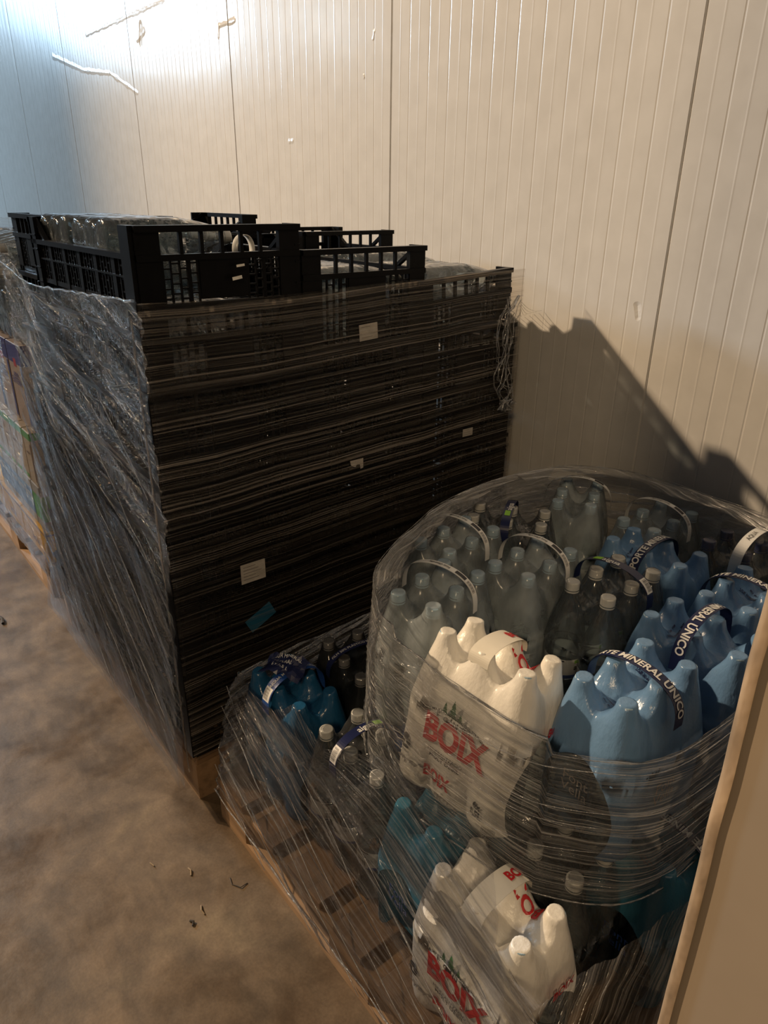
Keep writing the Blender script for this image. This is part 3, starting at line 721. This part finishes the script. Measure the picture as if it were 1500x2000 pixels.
# bottle packs lying in the crates
GC = 'bottle packs lying in the crates'
cp = clear_pack('x', 0, 0, 0, 0, 'plain', group=GC)
def lying(label, x, y, z, m=None, ang=0):
    c = copy_tree(cp); c['label'] = label; c.location = (x, y, z); c.rotation_euler = (-PI/2, 0, ang); return c
first = True
def lay(label, x, y, z, ang=0):
    global first
    if first: c = cp; first = False; c['label'] = label; c.location = (x, y, z); c.rotation_euler = (-PI/2, 0, ang)
    else: c = lying(label, x, y, z, ang=ang)
zt = Z0+7*P1+.012
lay('shrink-wrapped clear bottles lying at the left in the corner crate', -.655, .030, zt+.074)
lay('shrink-wrapped clear bottles lying in the middle of the corner crate', -.372, .030, zt+.074)
lay('shrink-wrapped clear bottles lying at the near right of the corner crate', -.155, .034, zt+.094) if False else None
zt2 = Z0+6*P1+.012
for q, x in enumerate((-.655, -.39, -.15)):
    lay(f'clear bottle pack lying in the crate just under the film top, {["left", "middle", "near"][q]} one', x, .03, Z0+6*P1+.012+.094-.012)
lay('clear bottle pack lying near the front of the deep middle crate', -.165, .43, 1.227+.094)
lay('clear bottle pack lying at the back of the deep middle crate', -.45, .43, 1.227+.094)
lay('shiny bottle pack bulging over the rim of the low wall-side crate, near half', -.155, .806, 1.238+.070)
lay('shiny bottle pack bulging over the rim of the low wall-side crate, far half', -.435, .806, 1.240+.088)

# white handle loops inside the crates
def loop(label, c, r, ax):
    root = empty('handle_loop', c); tag(root, label, 'handle'); root.rotation_euler = ax; b = MB(); rows = []
    for i in range(25):
        a = -.4+(PI+.8)*i/24; rows.append([(x_, r*math.cos(a), r*1.15*math.sin(a)) for x_ in (-.009, .009)]+[(.009, (r-.0015)*math.cos(a), (r-.0015)*1.15*math.sin(a)), (-.009, (r-.0015)*math.cos(a), (r-.0015)*1.15*math.sin(a))])
    b.grid([rw+[rw[0]] for rw in rows]); b.build('loop_band', M['strapwhite'], root, True)
loop('white handle loop standing up inside the corner crate', (-.13, .315, 1.455), .030, (0, 0, .3))
loop('white handle loop inside the deep middle crate', (-.10, .655, 1.335), .028, (0, 0, .4))

# stickers on the near faces of the crates
def sticker(label, y, z, w_, h_, ang=0, m='paper', lines=3, torn=False, x=.004):
    root = empty('crate_sticker', (x, y, z)); root.rotation_euler = (ang, 0, 0); tag(root, label, 'sticker', 'stickers on the crates'); b = MB()
    pts_ = [(-w_/2, -h_/2), (w_/2, -h_/2), (w_/2, h_/2), (-w_/2, h_/2)]
    if torn: pts_ = [(-w_*.3, -h_*.1), (-w_*.1, -h_*.2), (0, 0), (w_*.25, -h_*.05), (w_*.3, -h_/2), (w_/2, -h_*.45), (w_/2, h_/2), (-w_/2, h_/2), (-w_*.45, h_*.1)]
    b.add([(0, u, v) for u, v in pts_]+[(.0006, u, v) for u, v in pts_], [tuple(range(len(pts_)))[::-1], tuple(range(len(pts_), 2*len(pts_)))])
    b.cm = 1
    if not torn:
        for q in range(lines): 
            v = h_*(.32-.64*q/max(1, lines-1)); b.add([(.0009, -w_*.4, v), (.0009, w_*(.1+.12*(q % 3)), v), (.0009, w_*(.1+.12*(q % 3)), v+h_*.03), (.0009, -w_*.4, v+h_*.03)], [(0, 1, 2, 3)])
    b.build('sticker_sheet', [M[m], M['grey']], root)
sticker('cream paper sticker with dark scribbles on the middle column below the deep crate', .592, 1.252, .060, .042, .06, lines=2)
sticker('large pale sticker with printed lines low on the aisle-side column', .209, .668, .072, .056, .0, lines=5)
sticker('small torn white sticker on the middle column', .551, .892, .045, .030, torn=True)
sticker('small white barcode sticker on the wall-side column', .985, .905, .043, .024, lines=3)
M['bluetape'] = pbr('blue_plastic_scrap', (.02, .16, .30), .5, .15)
sticker('torn scrap of blue plastic on the lower aisle-side column', .222, .523, .085, .045, .45, m='bluetape', lines=0)
sticker('curled pale scrap on the panel of the corner crate, upper', .232, 1.432, .020, .005, .1, lines=0)
sticker('curled pale scrap on the panel of the corner crate, lower', .222, 1.406, .024, .007, .15, lines=0)

# ---------------------------------------------------------------- stretch film
F_L = film_mat('stretch_film_aisle_side', angle=.30, amt=.55, haze=.015, gloss=.8, vs=170, rough=.10, bstr=1.6, us=.5, tint=(.80, .80, .80), col=(.30, .28, .27), seed=3)
F_L2 = film_mat('stretch_film_aisle_steep', angle=.72, amt=.5, haze=.01, gloss=.8, vs=120, rough=.10, bstr=1.8, us=.5, tint=(.88, .88, .88), col=(.30, .29, .29), seed=31)
def pleat(u, v, ang, k1, k2, seed):
    uu = u*math.cos(ang)-v*math.sin(ang); vv = u*math.sin(ang)+v*math.cos(ang)
    return n2(uu*k1, vv*k2, seed)+.5*n2(uu*k1*2.2, vv*k2*2.3, seed+1)
F_LT = film_mat('stretch_film_aisle_top', angle=.16, amt=.34, haze=.08, gloss=.85, vs=100, rough=.2, bstr=.9, col=(.62, .60, .60), seed=8)
F_R = film_mat('stretch_film_near_side', angle=-.02, amt=.75, haze=.003, gloss=.3, vs=230, rough=.3, bstr=.3, tint=(.86, .84, .82), col=(.44, .38, .31), seed=1, us=.35)
def perim(pts, n):
    P = [Vector((p[0], p[1])) for p in pts]; P.append(P[0]); acc = [0]
    for i in range(len(P)-1): acc.append(acc[-1]+(P[i+1]-P[i]).length)
    out = []
    for k in range(n):
        d = acc[-1]*k/n; i = 0
        while acc[i+1] < d: i += 1
        out.append((P[i].lerp(P[i+1], (d-acc[i])/(acc[i+1]-acc[i])), d))
    return out, acc[-1]
def polyline(pts, n):
    P = [Vector(p) for p in pts]; acc = [0]
    for i in range(len(P)-1): acc.append(acc[-1]+(P[i+1]-P[i]).length)
    out = []
    for k in range(n+1):
        d = acc[-1]*k/n*.999999; i = 0
        while acc[i+1] < d: i += 1
        out.append(P[i].lerp(P[i+1], (d-acc[i])/(acc[i+1]-acc[i])))
    return out, acc
film = empty('stretch_film', (0, 0, 0)); tag(film, 'clear stretch film wound round the tall stack of black crates', 'plastic film')
# aisle side (y<0) and near side (x>0) as two sheets sharing the corner
def ztop_aisle(x): return 1.372 if x > -.02 else (1.372+(x)*(-.0)-.035*min(1, -x/.75) if x > -.8 else 1.337+.06*min(1, (-x-.8)/.4))
def ztop_near(y): return 1.368-.006*math.sin(y*6)+.02*max(0, y-.8)/.38
NX, NZ = 120, 230; rows = []
for i in range(NZ+1):
    row = []
    for j in range(NX+1):
        x = -1.225+1.24*j/NX; zt_ = ztop_aisle(x); z = .085+(zt_-.085)*i/NZ; t = i/NZ
        bow = .012*math.sin(PI*min(1, max(0, (x+.8)/.8)))*(1 if x > -.8 else 0)
        y = -.012-.035*(1-t)**3 + bow + bow*0+.0045*n2(x*5+z*3, z*6, 41)-.004+.0075*min(1, i/40)*pleat(x, z, .34, 2.2, 42, 42)
        if x < -.8: y += .026*min(1, (-.8-x)/.3)*t**.6
        row.append((x, y, z))
    rows.append(row)
b = MB(); b.grid(rows, lambda i, j: (1.24*j/NX, 1.28*i/NZ)); b.build('aisle_sheet', F_L, film, True)
rows2 = []
for i in range(0, 171):
    row = []
    for j in range(NX+1):
        x = -1.215+1.225*j/NX; zt_ = 1.02+.36*(x+1.2)*(-.75)+.03*n2(x*3, 1, 47); z = .09+(zt_-.09)*i/170; t = (z-.085)/1.28
        y = -.020-.037*(1-t)**3+.012*math.sin(PI*min(1, max(0, (x+.8)/.8)))*(1 if x > -.8 else 0)+.0045*n2(x*5+z*3, z*6, 41)-.004+.010*min(1, (i+4)/50)*pleat(x, z, .75, 2.0, 36, 45)
        if x < -.8: y += .026*min(1, (-.8-x)/.3)*t**.6
        row.append((x, y-.004, z))
    rows2.append(row)
b = MB(); b.grid(rows2, lambda i, j: (1.24*j/NX, .95*i/170)); b.build('steep_sheet', F_L2, film, True)
rows = []
NY = 80
for i in range(NZ+1):
    row = []
    for j in range(NY+1):
        y = -.016+1.198*j/NY; zt_ = ztop_near(y); z = .16+(zt_-.16)*i/NZ
        x = .014+.003*n2(y*9, z*16, 43)+.0015*n2(y*30, z*40, 44)-.006*math.sin(PI*y/1.2)
        row.append((x, y, z))
    rows.append(row)
b = MB(); b.grid(rows, lambda i, j: (1.225*j/NY, 1.2*i/NZ)); b.build('near_sheet', F_R, film, True)
# gathered ropes at the wall-side corner and folds along the near edge
b = MB()
for q in range(9):
    y0 = 1.10+.012*q*random.random(); pts_ = []
    for i in range(14):
        t = i/13; pts_.append((.022+.008*n2(i*.7, q*3.1, 51), 1.13+.05*n2(i*.45, q*1.7, 52)-.03*math.sin(t*PI), 1.30-.33*t+.01*n2(i, q, 53)))
    b.tube(pts_, .0013+.001*random.random(), 5)
for q in range(5):
    c = Vector((.03, 1.12+.02*random.uniform(-1, 1), .975)); pts_ = [c+Vector((.012*n2(i*.8, q, 54), .035*n2(i*.6, q*2, 55), .022*n2(i*.7, q*3, 56))) for i in range(12)]; b.tube(pts_, .003, 5)
b.build('gathered_fold', M['crease'], film, True)
b = MB()
b.tube([(-.02+.002*n2(i, 0, 57), -.020-.0*i, .10+1.24*i/60) for i in range(61)], [.0018+.0016*abs(n2(i*1.3, 0, 58)) for i in range(61)], 6)
b.build('corner_fold', M['crease'], film, True)
for q in range(6):
    b = MB(); x0 = -1.1+.16*q; z0 = .55+.11*q; pts_ = [(x0+.75*t, -.028-.02*(1-t)-.0*q, z0-.55*t+.01*n2(t*9, q, 59)) for t in [k/24 for k in range(25)]]
    pts_ = [(px, -.018-.035*(1-max(0, min(1, (pz-.085)/1.28)))**3-.004, pz) for px, py, pz in pts_ if pz > .1 and px < -.02]
    if len(pts_) > 3: b.tube(pts_, [.0008+.0013*abs(n2(i*.9, q, 60)) for i in range(len(pts_))], 5); b.build('film_fold', M['crease'], film, True)
# top edge roll
b = MB(); b.tube([(-1.2+1.21*i/60, -.022, ztop_aisle(-1.2+1.21*i/60)+.003*n2(i*.5, 1, 61)) for i in range(61)], [.002+.0016*abs(n2(i*.9, 0, 62)) for i in range(61)], 6); b.build('top_roll', M['crease'], film, True)
# film streamers running back to the wall
b = MB()
for q in range(7): b.tube([(.0-.02*q*t, 1.19+.105*t, 1.285-.006*q-.035*t-.012*math.sin(t*PI)) for t in [k/8 for k in range(9)]], .0006, 4)
b.build('streamer', M['crease'], film)

# water pallet films
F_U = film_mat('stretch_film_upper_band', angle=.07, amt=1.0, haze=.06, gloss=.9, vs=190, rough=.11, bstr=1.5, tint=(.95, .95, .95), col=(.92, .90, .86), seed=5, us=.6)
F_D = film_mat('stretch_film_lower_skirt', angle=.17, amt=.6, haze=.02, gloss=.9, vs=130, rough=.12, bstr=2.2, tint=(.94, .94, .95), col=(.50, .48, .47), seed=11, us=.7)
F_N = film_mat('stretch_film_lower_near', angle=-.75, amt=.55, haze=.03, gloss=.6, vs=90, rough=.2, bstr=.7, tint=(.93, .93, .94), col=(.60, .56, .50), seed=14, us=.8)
upper = empty('stretch_film', (0, 0, .47)); tag(upper, 'clear stretch film band round the upper tier of water packs', 'plastic film')
OUT = [(.60, .155), (.93, .178), (1.03, .25), (1.115, .345), (1.125, .60), (1.12, .98), (1.03, 1.21), (.60, 1.255), (.33, 1.225), (.235, 1.0), (.225, .80), (.27, .58), (.40, .32), (.47, .23)]
for _ in range(3):   # round the corners of the outline
    OUT = [q for a_, c_ in zip(OUT, OUT[1:]+OUT[:1]) for q in ((a_[0]*.75+c_[0]*.25, a_[1]*.75+c_[1]*.25), (a_[0]*.25+c_[0]*.75, a_[1]*.25+c_[1]*.75))]
OUT = [((x_-.68)*1.02+.68, (y_-.70)*1.02+.70) for x_, y_ in OUT]
per, tot = perim(OUT, 300)
def up_rim(p):
    # height of the upper rim and how far it rolls inward
    front = max(0, min(1, (.62-p.y)/.25)) if p.x > .55 else 0
    right = max(0, min(1, (p.x-.95)/.12))
    z = .845-.02*front*1-.075*max(right, 0)*(1 if p.y < 1.05 else .4) + (.0 if p.y < .95 else .0)
    roll = .085 if (p.y > .95) else (.055 if p.x < .5 else .0)
    roll = roll*(1-right)
    if p.x > .62 and p.y < .30: z = .80-.03*max(0, (p.x-.7))/.3
    if p.x > .98 and p.y < .6: z = .745
    return z, roll
cen = Vector((.68, .72)); rows = []
NZ2 = 90
for i in range(NZ2+9):
    row = []
    for (p, d) in per:
        zt_, roll = up_rim(p); zb = .452+.03*math.sin(d*3)-.035*max(0, min(1, (p.x-.85)/.2))*max(0, min(1, (.8-p.y)/.4)); dr = (p-cen).normalized()
        if i <= NZ2:
            t = i/NZ2; z = zb+(zt_-zb)*t; off = -.018*t**3 + .005*n2(d*9, z*9, 71)+.0026*n2(d*22+z*8, z*24, 72)+.0045*pleat(d, z, .08*math.sin(d*4), 3, 60, 78)
        else:
            t = (i-NZ2)/8; z = zt_ + .012*math.sin(t*PI*.8)*(1 if roll > 0 else 0)+.006*n2(d*14, t*5, 73)*(1 if roll > 0 else 0); off = -.018-roll*t-.004*t+.004*n2(d*20, t*4, 74)
        q = p+dr*off; row.append((q.x, q.y, z-.47))
    rows.append(row)
b = MB(); b.grid(rows, lambda i, j: (tot*j/300, .40*i/NZ2), close=True); b.build('band_sheet', F_U, upper, True)
def ring_tube(name, zfn, r, off, sel=lambda p: True):
    b = MB(); seg = []
    for (p, d) in per+per[:1]:
        if sel(p):
            dr = (p-cen).normalized(); q = p+dr*off; seg.append((q.x, q.y, zfn(p, d)-.47))
        else:
            if len(seg) > 3: b.tube(seg, [r*(.6+.9*abs(n2(i*.7, 1, 75))) for i in range(len(seg))], 5)
            seg = []
    if len(seg) > 3: b.tube(seg, [r*(.6+.9*abs(n2(i*.7, 1, 75))) for i in range(len(seg))], 5)
    b.build(name, M['crease'], upper, True)
ring_tube('bottom_fold', lambda p, d: .452+.03*math.sin(d*3)-.035*max(0, min(1, (p.x-.85)/.2))*max(0, min(1, (.8-p.y)/.4)), .0017, .004)
ring_tube('rim_fold', lambda p, d: up_rim(p)[0]+.004*n2(d*9, 0, 76), .0009, -.016)
for q in range(4): ring_tube('crease', lambda p, d, q=q: .55+.06*q+.02*math.sin(d*2+q*2)+.004*n2(d*7, q, 77), .0009, .002, lambda p, q=q: p.x > .8 and p.y < .9)

skirt = empty('stretch_film', (0, 0, .1)); tag(skirt, 'clear stretch film skirt pulled from the lower water packs down to the pallet edge', 'plastic film')
def loft(A, B_, nu, nv, sag, uvl, seed, amp=.005):
    a, _ = polyline(A, nu); c, _ = polyline(B_, nu); rows = []
    for i in range(nv+1):
        t = i/nv; row = []
        for j in range(nu+1):
            p = a[j].lerp(c[j], t); nrm = Vector(sag); w_ = math.sin(PI*t)
            p = p+nrm*w_+nrm.normalized()*(amp*n2(j*.12+i*.05, i*.12, seed)+amp*1.5*pleat(j/nu*uvl[0], i/nv*uvl[1], uvl[2], 2.5, 48, seed+1))*(1 if 0 < i else .4)
            row.append(p)
        rows.append(row)
    return rows
A_ = [(.075, 1.0, .12), (.075, .30, .10), (.078, .012, .095), (.5, -.002, .075), (.9, .0, .07), (1.285, -.004, .07)]
B_ = [(.092, 1.0, .46), (.088, .30, .455), (.095, .085, .455), (.40, .072, .468), (.70, .085, .44), (1.12, .05, .46)]
rows = loft(A_, B_, 260, 90, (-.010, -.012, 0), (2.2, .40, .20), 81, .006)
rows = [[p-Vector((0, 0, .1)) for p in r_] for r_ in rows]
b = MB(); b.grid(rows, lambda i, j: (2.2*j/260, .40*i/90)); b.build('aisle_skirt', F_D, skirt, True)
A2 = [(1.288, -.004, .07), (1.29, .5, .07), (1.285, 1.2, .08)]; B2 = [(1.12, .05, .46), (1.185, .42, .47), (1.17, 1.15, .50)]
rows = loft(A2, B2, 120, 90, (.004, 0, -.004), (1.2, .44, -.75), 85, .005); rows = [[p-Vector((0, 0, .1)) for p in r_] for r_ in rows]
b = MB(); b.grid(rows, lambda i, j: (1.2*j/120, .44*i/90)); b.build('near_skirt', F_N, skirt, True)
for q in range(10):
    x0 = -.45+.165*q+random.uniform(-.03, .03); pts_ = []
    for k in range(30):
        t = k/29; x = x0+.85*t; z = .44-.36*t**(.7+.6*random.Random(q).random()); y = .072-.078*t-.012*math.sin(t*PI)-.006+.004*n2(t*8, q, 90)
        if .09 < x < 1.27: pts_.append((x, y, z-.1))
    if len(pts_) > 4: b = MB(); b.tube(pts_, [.0005+.0014*abs(n2(i*.6, q, 91)) for i in range(len(pts_))], 5); b.build('film_fold', M['crease'], skirt, True)
b = MB(); b.tube([(.075+1.2*k/80, .008-.01*math.sin(k/80*PI)+.002*n2(k*.3, 2, 92), -.008+.004*n2(k*.2, 3, 93)) for k in range(81)], [.0016+.002*abs(n2(k*.4, 1, 94)) for k in range(81)], 6); b.build('bottom_roll', M['crease'], skirt, True)
# loose sheet spanning from the lower left packs up to the upper tier
b = MB(); rows = loft([(.30, .05, .44), (.5, .055, .42), (.80, .06, .40), (1.08, .03, .42)], [(.34, .11, .50), (.48, .10, .47), (.66, .13, .56), (.93, .16, .52)], 80, 30, (0, -.01, .01), (.8, .14, .2), 95, .006)
rows = [[p-Vector((0, 0, .1)) for p in r_] for r_ in rows]; b.grid(rows, lambda i, j: (.8*j/80, .14*i/30)); b.build('loose_sheet', F_D, skirt, True)

# ---------------------------------------------------------------- far pallet: milk cartons, boxes and bottles
def carton(loc, sx, sy, sz, mats, label, cat, group, text=None, deco=None, name='milk_carton'):
    r = empty(name, loc); tag(r, label, cat, group); b = MB(); b.box((-sx/2, -sy/2, 0), (sx/2, sy/2, sz))
    o = b.build('carton_body', mats[0], r); bv = o.modifiers.new('b', 'BEVEL'); bv.width = .003
    if deco:
        b = MB(); ms = []
        for (u0, v0, u1, v1, m) in deco:
            b.cm = len(ms); ms.append(m); y = -sy/2-.001-.0002*b.cm; b.add([(-sx/2+sx*u0, y, sz*v0), (-sx/2+sx*u1, y, sz*v0), (-sx/2+sx*u1, y, sz*v1), (-sx/2+sx*u0, y, sz*v1)], [(0, 1, 2, 3)])
            x = sx/2+.001+.0002*b.cm; b.add([(x, -sy/2+sy*u0, sz*v0), (x, -sy/2+sy*u1, sz*v0), (x, -sy/2+sy*u1, sz*v1), (x, -sy/2+sy*u0, sz*v1)], [(0, 1, 2, 3)])
        if text:
            for (s, size, u, v, m) in text:
                b.cm = len(ms); ms.append(m); vs, fs = txt(s, size, bold=.0008); y = -sy/2-.003; b.add([(-sx/2+sx*u+a, y, sz*v+c) for a, c in vs], fs)
        b.build('printing', ms, r)
    return r
M['beige'] = pbr('beige_carton', (.62, .50, .36), .5, .06); M['yellow'] = pbr('yellow_carton', (.85, .46, .03), .5, .1); M['milkblue'] = pbr('blue_carton', (.05, .19, .42), .4, .06)
M['milkgreen'] = pbr('green_carton', (.10, .42, .05), .4, .06); M['indigo'] = pbr('indigo_carton', (.03, .02, .20), .4, .06); M['ywl'] = pbr('yellow_print', (.75, .6, .05), .4, .05); M['milkgrey'] = pbr('grey_carton', (.50, .48, .45), .5, .06)
M['brown'] = pbr('brown_carton', (.20, .12, .08), .5, .1); M['pinkc'] = pbr('pale_carton', (.55, .42, .33), .5, .05)
GM = 'cartons on the far pallet'
FX = -1.45
for q in range(3):
    x = FX-.19-.385*q
    carton((x, .21, Z0), .38, .38, .14, [M['yellow']], f'yellow cardboard tray on the far pallet, {["nearest the crates", "second one along", "third one along"][q]}', 'cardboard tray', GM,
           [('Hacendado', .05, .5, .5, M['brown'])] if False else [('leche', .05, .55, .4, M['brown'])], [(0, .88, 1, .93, M['brown'])], name='cardboard_tray')
for q in range(6):
    x = FX-.06-.118*q
    g = q == 0
    carton((x, .12, Z0+.142), .112, .18, .20, [M['milkgrey']], 'green and white milk carton at the end of its row above the yellow tray' if g else f'blue and white milk carton in the row above the yellow trays, {["", "nearest the green one", "second", "third", "fourth", "fifth"][q]}', 'milk carton', GM,
           None if g else [('ENTERA', .026, .5, .62, M['white'])], [(0, .22, 1, .78, M['milkgreen'] if g else M['milkblue'])])
for q in range(6):
    x = FX-.04-.108*q
    carton((x, .12, Z0+.344), .102, .18, .23, [M['beige']], 'brown-sided beige drink carton at the end of the middle row' if q == 0 else f'beige drink carton with green top in the middle row, {["", "first", "second", "third", "fourth", "fifth"][q]} from the crates', 'milk carton', GM,
           [('avena', .018, .5, .62, M['brown'])], [(0, .86, 1, .99, M['milkgreen']), (.85, .1, 1, .8, M['brown'])] if q == 0 else [(0, .86, 1, .99, M['milkgreen']), (.1, .05, .9, .12, M['milkgreen'])])
for q in range(3):
    x = FX-.02-.20*q
    carton((x, .14, Z0+.60), .19, .20, .32, [M['pinkc']], f'shrink-wrapped milk pack with indigo top and red dot, {["nearest the crates", "second from the crates", "farthest in view"][q]}', 'milk pack', GM,
           [('LECHE', .022, .45, .62, M['indigo']), ('ENTERA', .036, .45, .54, M['indigo'])], [(0, .76, 1, 1, M['indigo']), (.4, .72, .6, .82, M['red']), (.82, .48, 1, .60, M['ywl']), (.88, .05, 1, .75, M['indigo'])], name='milk_pack')
for lv in range(2):
    for q in range(3):
        x = FX-.04-.29*q
        c = copy_tree(cp); c['label'] = f'clear bottle pack high on the far pallet, {["lower", "middle", "top"][lv]} layer, {["nearest the crates", "second along", "third along"][q]}'; c['group'] = 'clear bottle packs on the far pallet'
        c.location = (x-.03, .24, Z0+.925+.094+.0+lv*.189); c.rotation_euler = (-PI/2, 0, PI) if lv % 2 else (-PI/2, 0, 0)
        if lv % 2 == 0: c.location.y = .05
        else: c.location.y = .38
M['filmfar'] = film_mat('stretch_film_far', angle=.2, amt=.2, haze=.03, gloss=.8, vs=60, rough=.15, bstr=1.0, col=(.66, .66, .68), seed=21)
ff = empty('stretch_film', (-2.0, 0, .1)); tag(ff, 'clear stretch film round the far pallet of milk cartons', 'plastic film')
rows = []
for i in range(41):
    row = []
    for j in range(61):
        if j < 50: x = -2.62+1.25*j/50; y = .0
        else: x = -1.37; y = .6*(j-49)/11
        z = .10+1.40*i/40; k = .006*n2(j*.4, i*.4, 97)+.004*n2(j*1.1, i*1.3, 98)
        row.append((x+2.0+(k if j >= 50 else 0), y-.005+(k if j < 50 else 0), z-.1))
    rows.append(row)
b = MB(); b.grid(rows, lambda i, j: (1.8*j/60, 1.4*i/40)); b.build('far_sheet', M['filmfar'], ff, True)

# ---------------------------------------------------------------- debris on the floor
def debris(label, x, y, pts_, r, m):
    o = empty('floor_debris', (x, y, 0)); tag(o, label, 'debris', 'bits of debris on the floor'); b = MB(); b.tube([(p[0], p[1], r*1.0+p[2]) for p in pts_], r, 6); b.build('debris_piece', m, o)
M['debw'] = pbr('dry_straw', (.30, .22, .13), .6); M['debd'] = pbr('dark_chip', (.05, .04, .03), .6)
debris('dark splinter on the floor near the far pallet', -1.36, -.22, [(-.03, 0, 0), (0, .006, .003), (.035, 0, 0)], .006, M['debd'])
debris('thin bent wire on the floor below the water pallet corner', .30, -.045, [(-.02, -.015, 0), (.0, -.02, 0), (.022, -.008, .002), (.02, .012, 0)], .0012, M['debd'])
debris('short straw bit on the floor, left of the bent wire', .20, -.13, [(-.012, 0, 0), (.0, .002, .002), (.013, -.004, 0)], .002, M['debw'])
debris('pale chip on the open floor between the pallets', .12, -.20, [(-.008, 0, 0), (.009, .004, .001)], .0016, M['debw'])
debris('curled dark chip on the floor, nearest the camera', .335, -.19, [(-.008, 0, 0), (0, .006, .002), (.008, 0, 0)], .0025, M['debd'])
debris('pale wood shaving on the floor beside the curled dark chip', .32, -.155, [(-.014, .004, 0), (0, -.002, .003), (.012, .0, 0)], .0018, M['debw'])
